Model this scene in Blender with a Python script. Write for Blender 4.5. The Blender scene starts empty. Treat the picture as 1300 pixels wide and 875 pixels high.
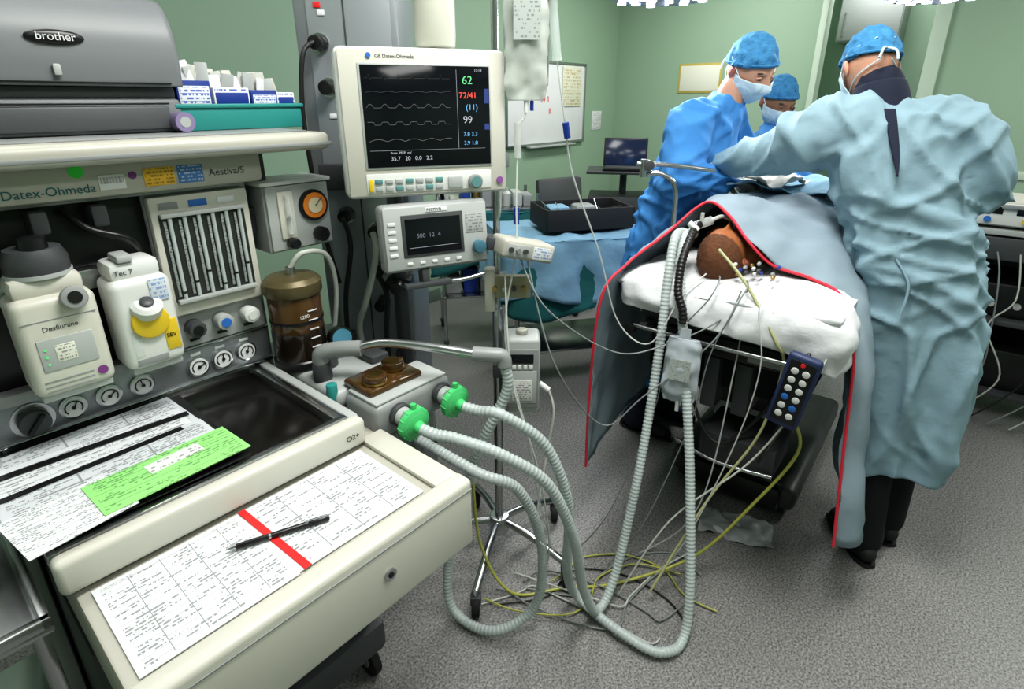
import bpy, bmesh, math, random
from mathutils import Vector, Matrix, noise, Euler
random.seed(7)
C=bpy.context
V=Vector
# ------------------------------------------------------------------ materials
MATS={}
def mat(name,col,rough=.5,metal=0.0,bump=0.0,bscale=60,emit=None,es=1.0,alpha=1.0,trans=0.0,var=0.0,vscale=8,coat=0.0,subs=0,bdist=.01):
    if name in MATS: return MATS[name]
    m=bpy.data.materials.new(name); m.use_nodes=True
    nt=m.node_tree; b=nt.nodes['Principled BSDF']
    b.inputs['Base Color'].default_value=(*col,1); b.inputs['Roughness'].default_value=rough
    b.inputs['Metallic'].default_value=metal
    if trans: b.inputs['Transmission Weight'].default_value=trans
    if alpha<1: b.inputs['Alpha'].default_value=alpha
    if coat: b.inputs['Coat Weight'].default_value=coat
    if subs:
        b.inputs['Subsurface Weight'].default_value=subs; b.inputs['Subsurface Scale'].default_value=.02
    if emit: b.inputs['Emission Color'].default_value=(*emit,1); b.inputs['Emission Strength'].default_value=es
    tc=nt.nodes.new('ShaderNodeTexCoord')
    n=nt.nodes.new('ShaderNodeTexNoise'); n.inputs['Scale'].default_value=vscale; n.inputs['Detail'].default_value=5
    nt.links.new(tc.outputs['Object'],n.inputs['Vector'])
    v=var if var else .04
    mx=nt.nodes.new('ShaderNodeMixRGB'); mx.inputs[1].default_value=(*[c*(1-v) for c in col],1); mx.inputs[2].default_value=(*[min(1,c*(1+v)) for c in col],1)
    nt.links.new(n.outputs['Fac'],mx.inputs[0]); nt.links.new(mx.outputs[0],b.inputs['Base Color'])
    if bump:
        n2=nt.nodes.new('ShaderNodeTexNoise'); n2.inputs['Scale'].default_value=bscale; n2.inputs['Detail'].default_value=4
        nt.links.new(tc.outputs['Object'],n2.inputs['Vector'])
        bp=nt.nodes.new('ShaderNodeBump'); bp.inputs['Strength'].default_value=bump; bp.inputs['Distance'].default_value=bdist
        nt.links.new(n2.outputs['Fac'],bp.inputs['Height']); nt.links.new(bp.outputs['Normal'],b.inputs['Normal'])
    MATS[name]=m; return m
def M_(nt,op,a,b=None,c=None):
    n=nt.nodes.new('ShaderNodeMath'); n.operation=op
    for i,x in enumerate((a,b,c)):
        if x is None: continue
        if isinstance(x,(int,float)): n.inputs[i].default_value=x
        else: nt.links.new(x,n.inputs[i])
    return n.outputs[0]
def print_mat(name,paper,ink,rows=40,dens=.5,freq=45,lines=4,cols=0,swap=False,st=.62):
    if name in MATS: return MATS[name]
    m=bpy.data.materials.new(name); m.use_nodes=True; nt=m.node_tree; b=nt.nodes['Principled BSDF']
    b.inputs['Roughness'].default_value=.7
    tc=nt.nodes.new('ShaderNodeTexCoord'); sp=nt.nodes.new('ShaderNodeSeparateXYZ'); nt.links.new(tc.outputs['Generated'],sp.inputs[0])
    X,Y=(sp.outputs[1],sp.outputs[0]) if swap else (sp.outputs[0],sp.outputs[1])
    if swap=='z': X,Y=sp.outputs[0],sp.outputs[2]
    yr=M_(nt,'MULTIPLY',Y,rows); fl=M_(nt,'FLOOR',yr); fr=M_(nt,'FRACT',yr)
    cb=nt.nodes.new('ShaderNodeCombineXYZ'); nt.links.new(M_(nt,'MULTIPLY',X,freq),cb.inputs[0]); nt.links.new(M_(nt,'MULTIPLY',fl,3.7),cb.inputs[1])
    no=nt.nodes.new('ShaderNodeTexNoise'); no.inputs['Scale'].default_value=1; no.inputs['Detail'].default_value=3; nt.links.new(cb.outputs[0],no.inputs['Vector'])
    cb2=nt.nodes.new('ShaderNodeCombineXYZ'); nt.links.new(M_(nt,'MULTIPLY',X,4),cb2.inputs[0]); nt.links.new(M_(nt,'MULTIPLY',fl,1.3),cb2.inputs[1])
    no2=nt.nodes.new('ShaderNodeTexNoise'); no2.inputs['Scale'].default_value=1; no2.inputs['Detail'].default_value=0; nt.links.new(cb2.outputs[0],no2.inputs['Vector'])
    t=M_(nt,'MULTIPLY',M_(nt,'GREATER_THAN',no.outputs['Fac'],.48),M_(nt,'GREATER_THAN',no2.outputs['Fac'],1-dens))
    t=M_(nt,'MULTIPLY',t,M_(nt,'GREATER_THAN',fr,.5)); t=M_(nt,'MULTIPLY',t,st)
    if lines:
        g=M_(nt,'FRACT',M_(nt,'MULTIPLY',Y,rows/lines)); g=M_(nt,'MULTIPLY',M_(nt,'LESS_THAN',g,.06),st); t=M_(nt,'MAXIMUM',t,g)
    if cols:
        g=M_(nt,'FRACT',M_(nt,'MULTIPLY',X,cols)); g=M_(nt,'MULTIPLY',M_(nt,'LESS_THAN',g,.03),st); t=M_(nt,'MAXIMUM',t,g)
    mar=M_(nt,'MULTIPLY',M_(nt,'GREATER_THAN',X,.04),M_(nt,'LESS_THAN',X,.96)); mar=M_(nt,'MULTIPLY',mar,M_(nt,'GREATER_THAN',Y,.04)); mar=M_(nt,'MULTIPLY',mar,M_(nt,'LESS_THAN',Y,.96))
    t=M_(nt,'MULTIPLY',t,mar)
    mx=nt.nodes.new('ShaderNodeMixRGB'); mx.inputs[1].default_value=(*paper,1); mx.inputs[2].default_value=(*ink,1)
    nt.links.new(t,mx.inputs[0]); nt.links.new(mx.outputs[0],b.inputs['Base Color']); MATS[name]=m; return m
beige=mat('beige_plastic',(.45,.44,.385),.4)
beige2=mat('cream_plastic',(.59,.58,.515),.35)
white=mat('white_plastic',(.68,.69,.67),.35)
grey=mat('grey_plastic',(.27,.28,.28),.4)
lgrey=mat('light_grey_plastic',(.42,.44,.43),.4)
dgrey=mat('dark_grey_plastic',(.06,.064,.068),.45)
black=mat('black_plastic',(.008,.008,.009),.35)
rubber=mat('black_rubber',(.014,.014,.015),.7)
steel=mat('brushed_steel',(.50,.51,.52),.26,1.0,var=.12,vscale=20)
satin=mat('satin_steel_panel',(.34,.36,.38),.42,.7,var=.1,vscale=3)
darksteel=mat('dark_tray_steel',(.045,.042,.04),.2,.8,var=.3,vscale=6)
brass=mat('brass',(.5,.33,.12),.3,1.0)
glass=mat('clear_plastic',(.75,.8,.8),.12,alpha=.35)
hosem=mat('corrugated_hose_plastic',(.52,.58,.575),.28,alpha=.82,var=.14,vscale=14)
clear2=mat('clear_tubing',(.65,.68,.66),.2,alpha=.6)
screenm=mat('screen_glass',(.006,.007,.01),.1)
amber=mat('amber_glass',(.075,.036,.010),.12,coat=.5,var=.6,vscale=12)
greenp=mat('green_filter_plastic',(.08,.55,.18),.35)
teal=mat('teal_basket_plastic',(.03,.27,.25),.45)
tealk=mat('muted_teal_key',(.12,.27,.27),.45)
skin=mat('skin',(.56,.30,.21),.5,subs=.08,var=.08,vscale=25)
skin2=mat('patient_skin',(.36,.13,.05),.5,subs=.08,var=.3,vscale=20)
skin3=mat('assistant_skin',(.28,.14,.085),.5)
glove=mat('latex_glove',(.72,.68,.60),.45)
gown_b=mat('blue_gown_fabric',(.055,.235,.56),.85,bump=.4,bscale=18,var=.10,bdist=.009)
gown_g=mat('pale_blue_gown_fabric',(.25,.37,.435),.8,bump=.45,bscale=16,var=.08,vscale=5,bdist=.010)
drapem=mat('drape_fabric',(.26,.33,.385),.85,bump=.3,bscale=30,var=.08,bdist=.006)
draper=mat('red_drape_tape',(.66,.03,.06),.6)
bluecloth=mat('blue_table_cloth',(.19,.34,.46),.85,bump=.4,bscale=25,var=.12)
greencloth=mat('teal_table_cloth',(.015,.12,.125),.9,bump=.4,bscale=30,var=.15)
sheet=mat('white_bed_sheet',(.68,.69,.71),.8,bump=.4,bscale=22)
capb=mat('blue_cap_fabric',(.055,.24,.47),.85,bump=.5,bscale=90,var=.5,vscale=60)
maskm=mat('mask_fabric',(.58,.70,.77),.8,bump=.3,bscale=50)
navy=mat('navy_scrubs',(.01,.014,.035),.85)
blacktr=mat('black_trousers',(.006,.006,.009),.9)
red=mat('red_ink_tape',(.72,.02,.02),.6)
yellow=mat('yellow_plastic',(.70,.50,.03),.4)
bluel=mat('blue_label',(.03,.16,.50),.5)
dblue=mat('dark_blue_clamp',(.01,.04,.25),.4)
paperw=mat('blank_paper',(.74,.75,.76),.7)
walm=mat('green_wall_paint',(.30,.42,.31),.5,var=.05,vscale=1.5)
ceilm=mat('ceiling_paint',(.65,.67,.65),.8)
doorw=mat('pale_frame_paint',(.48,.58,.48),.5)
cablew=mat('white_cable',(.50,.52,.48),.45)
cableg=mat('grey_cable',(.22,.24,.24),.5)
cabley=mat('yellow_oxygen_tube',(.40,.41,.09),.35)
cableb=mat('black_cable',(.012,.012,.012),.5)
hairm=mat('short_dark_hair',(.04,.025,.015),.9,bump=.6,bscale=200)
hairp=mat('cropped_hair',(.13,.05,.02),.85,bump=.5,bscale=260,var=.4,vscale=30)
eyew=mat('eye_white',(.7,.7,.68),.2); iris=mat('iris',(.04,.03,.02),.2)
lipm=mat('lips',(.42,.14,.11),.5)
def E(name,c,s=2): return mat(name,(0.01,.01,.01),.5,emit=c,es=s)
# ------------------------------------------------------------------ mesh helpers
def G(name,loc=(0,0,0),rz=0,rx=0,ry=0,parent=None):
    o=bpy.data.objects.new(name,None); o.location=loc; o.rotation_euler=(math.radians(rx),math.radians(ry),math.radians(rz))
    o.empty_display_size=.05
    C.scene.collection.objects.link(o)
    if parent: o.parent=parent
    return o
def fin(P,name,bm,m,smooth=True,ang=35):
    bmesh.ops.recalc_face_normals(bm,faces=bm.faces)
    if smooth:
        for f in bm.faces: f.smooth=True
        a=math.radians(ang)
        for e in bm.edges:
            if len(e.link_faces)==2 and e.calc_face_angle(0)>a: e.smooth=False
    me=bpy.data.meshes.new(name); bm.to_mesh(me); bm.free()
    me.materials.append(m)
    o=bpy.data.objects.new(name,me); C.scene.collection.objects.link(o)
    if P: o.parent=P
    return o
def box(P,name,c,s,m,bev=.004,rot=(0,0,0),seg=2,taper=None):
    bm=bmesh.new(); bmesh.ops.create_cube(bm,size=1)
    for v in bm.verts:
        if taper and v.co.z>0: v.co.x*=taper[0]; v.co.y*=taper[1]
        v.co=V((v.co.x*s[0],v.co.y*s[1],v.co.z*s[2]))
    b=min(bev,.45*min(s))
    if b>0: bmesh.ops.bevel(bm,geom=bm.edges[:],offset=b,segments=seg,affect='EDGES',profile=.5)
    R=Euler([math.radians(x) for x in rot]).to_matrix().to_4x4()
    bmesh.ops.transform(bm,matrix=Matrix.Translation(c)@R,verts=bm.verts)
    return fin(P,name,bm,m)
def bx(P,name,x0,x1,y0,y1,z0,z1,m,bev=.004,**k):
    return box(P,name,((x0+x1)/2,(y0+y1)/2,(z0+z1)/2),(x1-x0,y1-y0,z1-z0),m,bev,**k)
def cyl(P,name,p0,p1,r,m,r2=None,n=24,bev=0):
    p0=V(p0);p1=V(p1);d=p1-p0
    bm=bmesh.new(); bmesh.ops.create_cone(bm,cap_ends=True,segments=n,radius1=r,radius2=r if r2 is None else r2,depth=d.length)
    if bev:
        es=[e for e in bm.edges if len(e.link_faces)==2 and e.calc_face_angle(0)>1]
        bmesh.ops.bevel(bm,geom=es,offset=bev,segments=2,affect='EDGES',profile=.5)
    q=V((0,0,1)).rotation_difference(d.normalized()).to_matrix().to_4x4()
    bmesh.ops.transform(bm,matrix=Matrix.Translation((p0+p1)/2)@q,verts=bm.verts)
    return fin(P,name,bm,m)
def ell(P,name,c,s,m,rot=(0,0,0),u=24,v=14):
    bm=bmesh.new(); bmesh.ops.create_uvsphere(bm,u_segments=u,v_segments=v,radius=1)
    R=Euler([math.radians(x) for x in rot]).to_matrix().to_4x4()
    bmesh.ops.transform(bm,matrix=Matrix.Translation(c)@R@Matrix.Diagonal((*s,1)),verts=bm.verts)
    return fin(P,name,bm,m,ang=180)
def lathe(P,name,prof,loc,m,n=28,axis=(0,0,1)):
    bm=bmesh.new(); rings=[]
    q=V((0,0,1)).rotation_difference(V(axis).normalized())
    for r,z in prof:
        rings.append([bm.verts.new(V(loc)+q@V((max(r,.0002)*math.cos(2*math.pi*i/n),max(r,.0002)*math.sin(2*math.pi*i/n),z))) for i in range(n)])
    for a,b in zip(rings,rings[1:]):
        for i in range(n): bm.faces.new((a[i],a[(i+1)%n],b[(i+1)%n],b[i]))
    bm.faces.new(rings[0]); bm.faces.new(rings[-1])
    return fin(P,name,bm,m)
def cr(p,t):
    n=len(p)-1; i=min(int(t),n-1); f=t-i
    a=p[max(i-1,0)];b=p[i];c=p[i+1];d=p[min(i+2,n)]
    return .5*((2*b)+(c-a)*f+(2*a-5*b+4*c-d)*f*f+(3*b-a-3*c+d)*f*f*f)
def path(pts,res=8):
    p=[V(x) for x in pts]; n=(len(p)-1)*res
    return [cr(p,i/res) for i in range(n+1)]
def resamp(pts,step):
    out=[pts[0].copy()]; acc=0
    for a,b in zip(pts,pts[1:]):
        L=(b-a).length
        if L==0: continue
        t=step-acc
        while t<=L:
            out.append(a.lerp(b,t/L)); t+=step
        acc=L-(t-step)
    return out
def sweep(bm,pts,rad,n=12,up=None,caps=True):
    rings=[]; N=len(pts)
    t0=(pts[1]-pts[0]).normalized()
    u=V(up) if up else (V((0,0,1)) if abs(t0.z)<.9 else V((1,0,0)))
    u=(u-t0*u.dot(t0)).normalized()
    for i in range(N):
        t=(pts[min(i+1,N-1)]-pts[max(i-1,0)]).normalized()
        u=(u-t*u.dot(t)).normalized(); w=t.cross(u)
        r=rad[i] if not isinstance(rad,(int,float)) else rad
        ra,rb=r if isinstance(r,(tuple,list)) else (r,r)
        rings.append([bm.verts.new(pts[i]+w*ra*math.cos(2*math.pi*k/n)+u*rb*math.sin(2*math.pi*k/n)) for k in range(n)])
    for a,b in zip(rings,rings[1:]):
        for k in range(n): bm.faces.new((a[k],a[(k+1)%n],b[(k+1)%n],b[k]))
    if caps: bm.faces.new(rings[0]); bm.faces.new(rings[-1])
def tube(P,name,pts,r,m,n=8,res=8):
    bm=bmesh.new(); p=path(pts,res) if len(pts)>2 else [V(x) for x in pts]; sweep(bm,p,r,n); return fin(P,name,bm,m,ang=70)
def lerpr(rad,N,res):
    out=[]
    for i in range(N):
        t=i/res; j=min(int(t),len(rad)-2); f=t-j; a,b=rad[j],rad[j+1]
        if isinstance(a,(tuple,list)): out.append(tuple(a[k]*(1-f)+b[k]*f for k in range(2)))
        else: out.append(a*(1-f)+b*f)
    return out
def limb(bm,pts,rad,n=16,res=6,up=None):
    p=path(pts,res); sweep(bm,p,lerpr(rad,len(p),res),n,up)
    for q,r in ((p[0],rad[0]),(p[-1],rad[-1])):
        rr=min(r) if isinstance(r,(tuple,list)) else r
        bmesh.ops.create_uvsphere(bm,u_segments=12,v_segments=8,radius=rr*.97,matrix=Matrix.Translation(q))
def hose(name,pts,r,m,pitch=.012,P=None):
    bm=bmesh.new(); p=resamp(path(pts,24),pitch/4)
    rad=[r*(1,.94,.86,.94)[i%4] for i in range(len(p))]
    sweep(bm,p,rad,14); return fin(P,name,bm,m,ang=180)
def remesh(bm,vox):
    me=bpy.data.meshes.new('t'); bm.to_mesh(me); bm.free()
    o=bpy.data.objects.new('t',me); C.scene.collection.objects.link(o)
    md=o.modifiers.new('r','REMESH'); md.mode='VOXEL'; md.voxel_size=vox
    dg=C.evaluated_depsgraph_get(); dg.update()
    me2=bpy.data.meshes.new_from_object(o.evaluated_get(dg))
    bpy.data.objects.remove(o); b=bmesh.new(); b.from_mesh(me2); return b
def smooth(bm,it=3):
    for _ in range(it): bmesh.ops.smooth_vert(bm,verts=bm.verts,factor=.5,use_axis_x=True,use_axis_y=True,use_axis_z=True)
def text(P,name,s,loc,size,m,rot=(90,0,0),align='LEFT'):
    c=bpy.data.curves.new(name,'FONT'); c.body=s; c.size=size; c.extrude=.0003; c.align_x=align
    c.materials.append(m); o=bpy.data.objects.new(name,c); C.scene.collection.objects.link(o)
    o.location=loc; o.rotation_euler=[math.radians(x) for x in rot]
    if P: o.parent=P
    return o
def surf(P,name,rows,m,ru=8,rv=8,thick=.003,wr=0,wf=8):
    rr=[path(r,ru) for r in rows]; cols=len(rr[0]); grid=[]
    for j in range(cols): grid.append(path([r[j] for r in rr],rv))
    bm=bmesh.new(); vs=[[bm.verts.new(p) for p in c] for c in grid]
    for a,b in zip(vs,vs[1:]):
        for i in range(len(a)-1): bm.faces.new((a[i],a[i+1],b[i+1],b[i]))
    bm.normal_update()
    if wr:
        for v in bm.verts: v.co+=v.normal*wr*(noise.noise(v.co*wf)+.4*noise.noise(v.co*wf*2.3))
    o=fin(P,name,bm,m,ang=180)
    s=o.modifiers.new('s','SOLIDIFY'); s.thickness=thick
    return o
def wheel(P,name,c,r=.035):
    cyl(P,name,(c[0]-.012,c[1],r),(c[0]+.012,c[1],r),r,rubber,n=20,bev=.003)
    cyl(P,name+'_hub',(c[0]-.014,c[1],r),(c[0]+.014,c[1],r),r*.4,grey,n=12)
    box(P,name+'_fork',(c[0],c[1],r*1.7),(.034,.03,r*.9),dgrey,.004)
# ------------------------------------------------------------------ room
RA=49.4
ROOM=Matrix.Translation((1.08,6.3,0))@Matrix.Rotation(math.radians(RA),4,'Z')
def rbox(name,x0,x1,y0,y1,z0,z1,m,bev=0):
    o=bx(None,name,x0,x1,y0,y1,z0,z1,m,bev); o.matrix_world=ROOM; return o
fm=bpy.data.materials.new('speckled_vinyl_floor'); fm.use_nodes=True; nt=fm.node_tree; b=nt.nodes['Principled BSDF']
tc=nt.nodes.new('ShaderNodeTexCoord'); n1=nt.nodes.new('ShaderNodeTexNoise'); n1.inputs['Scale'].default_value=150; n1.inputs['Detail'].default_value=5; n1.inputs['Roughness'].default_value=.7
n2=nt.nodes.new('ShaderNodeTexNoise'); n2.inputs['Scale'].default_value=1.2
nt.links.new(tc.outputs['Object'],n1.inputs['Vector']); nt.links.new(tc.outputs['Object'],n2.inputs['Vector'])
r=nt.nodes.new('ShaderNodeValToRGB'); r.color_ramp.elements[0].position=.36; r.color_ramp.elements[0].color=(.07,.068,.068,1); r.color_ramp.elements[1].position=.64; r.color_ramp.elements[1].color=(.42,.41,.405,1)
nt.links.new(n1.outputs['Fac'],r.inputs[0])
mx=nt.nodes.new('ShaderNodeMixRGB'); mx.blend_type='MULTIPLY'; mx.inputs[0].default_value=.3; nt.links.new(r.outputs[0],mx.inputs[1]); nt.links.new(n2.outputs['Fac'],mx.inputs[2]); nt.links.new(mx.outputs[0],b.inputs['Base Color']); b.inputs['Roughness'].default_value=.42
H=2.9
rbox('floor',-7.3,.1,-6.1,.1,-.1,0,fm)
rbox('ceiling',-7.3,.1,-6.1,.1,H,H+.1,ceilm)
rbox('wall_back',-7.3,.1,0,.1,0,H,walm)
rbox('wall_left',-7.3,-7.2,-6.1,0,0,H,walm)
rbox('wall_front',-7.3,.1,-6.1,-6.0,0,H,walm)
WR=G('wall_right'); WR.matrix_world=ROOM
bx(WR,'panel_a',0,.1,-1.91,0,0,H,walm,0); bx(WR,'panel_b',0,.1,-6,-2.66,0,H,walm,0); bx(WR,'lintel',0,.1,-2.66,-1.91,2.5,H,walm,0)
AL=G('wall_corridor'); AL.matrix_world=ROOM
bx(AL,'back',1.3,1.4,-3.2,-1.3,0,H,walm,0); bx(AL,'side_a',.1,1.4,-1.5,-1.4,0,H,walm,0); bx(AL,'side_b',.1,1.4,-3.2,-3.1,0,H,walm,0); bx(AL,'floor_part',.1,1.4,-3.2,-1.3,-.1,0,fm,0); bx(AL,'ceiling_part',.1,1.4,-3.2,-1.3,H,H+.1,ceilm,0)
D=G('door_1'); D.matrix_world=ROOM
bx(D,'jamb_a',-.03,.12,-2.75,-2.65,0,2.55,doorw,.005); bx(D,'jamb_b',-.02,.12,-1.93,-1.88,0,2.55,doorw,.005); bx(D,'head',-.02,.12,-2.7,-1.9,2.5,2.55,doorw,.005)
for nm,a in (('baseboard_back',(-7.2,0,-.015,0)),('baseboard_right',(-.015,0,-1.88,-.015))):
    rbox(nm,*a,0,.1,mat('baseboard_vinyl',(.12,.16,.14),.5),.002)
rbox('trim_1',-.012,0,-6,-2.76,1.0,1.06,doorw,.002)
cab=G('wall_cabinet'); cab.matrix_world=ROOM
bx(cab,'body',1.0,1.3,-2.30,-1.78,2.05,2.6,lgrey,.01); bx(cab,'door_panel',.985,1.0,-2.29,-1.79,2.06,2.59,lgrey,.006); cyl(cab,'handle',(.98,-1.84,2.1),(.98,-1.84,2.3),.008,steel)
shf=G('corridor_rack'); shf.matrix_world=ROOM
for i in range(4): bx(shf,'shelf_%d'%i,.9,1.25,-3.05,-2.65,.5+i*.4,.52+i*.4,dgrey,.003); bx(shf,'load_%d'%i,.95,1.2,-3.0,-2.75,.52+i*.4,.75+i*.4,(grey,white,navy,dgrey)[i],.01)
for q in ((.9,-3.05),(.9,-2.65),(1.25,-3.05),(1.25,-2.65)): cyl(shf,'post',(q[0],q[1],0),(q[0],q[1],2.0),.012,steel)
g=G('corridor_fill_light'); g.matrix_world=ROOM@Matrix.Translation((.7,-2.2,H))  # added fill: invented fixture and area light to brighten the dark corridor
bx(g,'frame',-.3,.3,-.3,.3,-.03,0,white,.004)
L=bpy.data.lights.new('corridor_fill','AREA'); L.size=.5; L.energy=16; lo=bpy.data.objects.new('lamp',L); C.scene.collection.objects.link(lo); lo.parent=g; lo.location=(0,0,-.05)
wb=G('whiteboard'); wb.matrix_world=ROOM
bx(wb,'panel',-1.75,-.62,-.025,-.003,1.17,1.84,paperw,.004)
for a in ((-1.77,-.60,1.84,1.86),(-1.77,-.60,1.15,1.17),(-1.77,-1.75,1.15,1.86),(-.62,-.60,1.15,1.86)): bx(wb,'frame',a[0],a[1],-.035,0,a[2],a[3],steel,.003)
bx(wb,'pen_tray',-1.5,-.8,-.08,-.03,1.135,1.15,lgrey,.003)
for i in range(3): text(wb,'handwriting_%d'%i,('15/4','29 3','II')[i],(-1.42+.12*i,-.027,1.62-.1*i),.07,red)
bx(wb,'notice_yellow',-1.66,-1.46,-.034,-.0285,1.62,1.83,print_mat('yellow_notice',(.7,.55,.08),(.05,.05,.05),8,.6,12,2,0,'z'),.001)
bx(wb,'notice_grid',-.98,-.68,-.034,-.0285,1.48,1.83,print_mat('grid_notice',(.72,.72,.60),(.45,.33,.05),12,.6,18,2,5,'z'),.001)
nb2=G('wall_notice'); nb2.matrix_world=ROOM
bx(nb2,'sheet',-.42,-.25,-.006,0,1.25,1.43,print_mat('small_notice',(.7,.7,.7),(.1,.1,.2),14,.6,14,0,0,'z'),.001)
nb4=G('wall_notice'); nb4.matrix_world=ROOM
bx(nb4,'sheet_a',-.01,0,-1.1,-.72,1.62,1.84,print_mat('yellow_grid',(.72,.72,.62),(.6,.45,.02),8,.7,14,2,4,True),.001); bx(nb4,'frame',-.006,0,-1.12,-.70,1.60,1.86,mat('yellow_frame',(.5,.4,.1),.5),.001)
so=G('wall_socket'); so.matrix_world=ROOM
bx(so,'box',-1.95,-1.76,-.06,0,1.0,1.12,grey,.01); bx(so,'switch',-1.9,-1.86,-.07,-.06,1.04,1.08,bluel,.003)
for i,(x,y) in enumerate(((-5.6,-1.4),(-3.4,-1.4),(-1.3,-1.4),(-5.6,-4.4),(-3.4,-4.4),(-1.3,-4.4),(-4.6,-2.9))):
    g=G('ceiling_light'); g.matrix_world=ROOM@Matrix.Translation((x,y,H))
    bx(g,'frame',-.62,.62,-.32,.32,-.03,0,white,.004); bx(g,'diffuser',-.58,.58,-.28,.28,-.034,-.028,E('ceiling_diffuser',(1,1,.97),2),0)
    L=bpy.data.lights.new('panel_light','AREA'); L.shape='RECTANGLE'; L.size=1.1; L.size_y=.5; L.energy=(9,14,38,8,12,38,48)[i]; L.color=(1,1,.96)
    lo=bpy.data.objects.new('lamp',L); C.scene.collection.objects.link(lo); lo.parent=g; lo.location=(0,0,-.06)
# ------------------------------------------------------------------ anaesthesia machine
MO=(-.36,1.13,0)
A=G('anesthesia_machine',MO,RA)
MW=Matrix.Translation(MO)@Matrix.Rotation(math.radians(RA),4,'Z')
def mw(x,y,z): return MW@V((x,y,z))
bx(A,'base',-.6,.02,.0,.72,.1,.2,dgrey,.02)
bx(A,'cabinet',-.57,-.01,.02,.7,.2,.62,dgrey,.01)
bx(A,'cabinet_drawer',-.55,-.03,.0,.02,.24,.42,beige,.006); bx(A,'cabinet_drawer_2',-.55,-.03,.0,.02,.44,.6,beige,.006)
bx(A,'frame_left',-.615,-.575,.35,.75,.1,1.43,lgrey,.012); bx(A,'frame_right',.0,.035,.45,.75,.1,1.43,lgrey,.012)
bx(A,'rear_body',-.575,.0,.5,.74,.6,1.43,dgrey,.01)
for p in ((-.57,.05),(-.02,.05),(-.57,.68),(-.02,.68)): wheel(A,'caster',p,.05)
bx(A,'drawer_body',-.565,.055,-.29,.5,.645,.785,beige,.006)
bx(A,'drawer_front',-.585,.065,-.31,-.262,.63,.80,beige2,.012,seg=3); bx(A,'drawer_front_groove',-.58,.06,-.3115,-.309,.775,.778,grey,.0005)
bx(A,'drawer_rim_right',.0,.06,-.27,.0,.785,.797,beige2,.004)
cyl(A,'drawer_lock',(-.16,-.314,.715),(-.16,-.308,.715),.013,steel,n=20); cyl(A,'lock_slot',(-.16,-.3155,.715),(-.16,-.313,.715),.006,black,n=12)
bx(A,'worktop_slab',-.575,.0,.0,.5,.795,.83,beige,.006)
bx(A,'worktop_lip',-.58,.005,-.025,.012,.795,.862,beige2,.012,seg=3)
bx(A,'worktop_side',-.02,.006,.0,.46,.8,.862,lgrey,.008)
bx(A,'tray_floor',-.565,-.02,.03,.46,.832,.838,darksteel,.002)
bx(A,'tray_rim_front',-.57,-.018,.012,.03,.832,.862,steel,.004); bx(A,'tray_rim_right',-.045,-.02,.02,.46,.832,.862,steel,.006); bx(A,'tray_rim_back',-.57,-.018,.44,.462,.832,.868,steel,.005); bx(A,'tray_rim_left',-.58,-.56,.01,.46,.832,.862,steel,.005)
text(A,'tray_label','O2+',(-.05,-.0262,.822),.018,black)
# gauge strip
bx(A,'gauge_strip',-.6,.02,.43,.52,.868,.968,satin,.006)
bx(A,'gauge_strip_edge',-.6,.02,.425,.44,.868,.876,steel,.003); bx(A,'gauge_strip_top',-.6,.02,.425,.44,.962,.968,steel,.002)
def gauge(x,z,r,y=.43):
    cyl(A,'gauge_bezel',(x,y-.008,z),(x,y+.004,z),r,steel,n=28,bev=.002); cyl(A,'gauge_face',(x,y-.0095,z),(x,y-.007,z),r*.82,paperw,n=28)
    bm=bmesh.new(); sweep(bm,[V((x+r*.6*math.cos(t),y-.0105,z+r*.6*math.sin(t))) for t in [math.radians(-40+26*k) for k in range(11)]],.0014,5); fin(A,'gauge_scale',bm,black)
    a=random.uniform(.3,2.6); tube(A,'gauge_needle',[(x,y-.012,z),(x+r*.65*math.cos(a),y-.012,z+r*.65*math.sin(a))],.0014,black,5)
    cyl(A,'gauge_pin',(x,y-.013,z),(x,y-.009,z),.004,black,n=10); bx(A,'gauge_label',x-.012,x+.012,y-.0015,y,z+.029,z+.036,(black,paperw)[int(x*100)%2],.0003)
for x in (-.435,-.367,-.299,-.172,-.112,-.05): gauge(x,.914,.027)
cyl(A,'selector_knob',(-.505,.40,.914),(-.505,.43,.914),.028,dgrey,n=24,bev=.004); cyl(A,'selector_plate',(-.505,.425,.914),(-.505,.43,.914),.038,steel,n=28); box(A,'selector_grip',(-.505,.395,.914),(.01,.012,.05),black,.003,rot=(0,40,0))
# header
bx(A,'header',-.62,.045,.37,.72,1.36,1.432,beige,.012)
bx(A,'header_underlight',-.55,.0,.40,.44,1.352,1.36,grey,.002)
hy=.3690
text(A,'header_text','Datex-Ohmeda',(-.452,hy,1.374),.0235,mat('teal_ink',(.015,.12,.13),.5)); text(A,'header_model','Aestiva/5',(-.083,hy,1.384),.022,dgrey)
cyl(A,'green_sticker',(-.33,hy,1.416),(-.33,hy+.002,1.416),.013,mat('green_sticker',(.04,.6,.06),.5),n=24)
cyl(A,'violet_spot',(-.235,hy,1.40),(-.235,hy+.002,1.40),.008,mat('violet',(.2,.05,.22),.5),n=16)
bx(A,'label_white',-.297,-.25,hy-.001,hy+.001,1.375,1.405,print_mat('barcode',(.7,.7,.7),(.02,.02,.02),1.2,1,40,0,0,'z'),.0005)
bx(A,'label_orange',-.215,-.155,hy-.001,hy+.001,1.374,1.412,print_mat('orange_label',(.8,.48,.05),(.1,.05,.02),5,.8,10,0,0,'z'),.0005)
bx(A,'label_blue',-.148,-.095,hy-.001,hy+.001,1.374,1.412,print_mat('blue_label_print',(.08,.22,.5),(.75,.75,.75),5,.8,9,0,0,'z'),.0005)
bx(A,'top_shelf',-.68,.2,.3,.95,1.43,1.472,beige,.016,seg=4); bx(A,'shelf_band',-.68,.201,.2985,.31,1.44,1.450,grey,.003)
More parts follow.
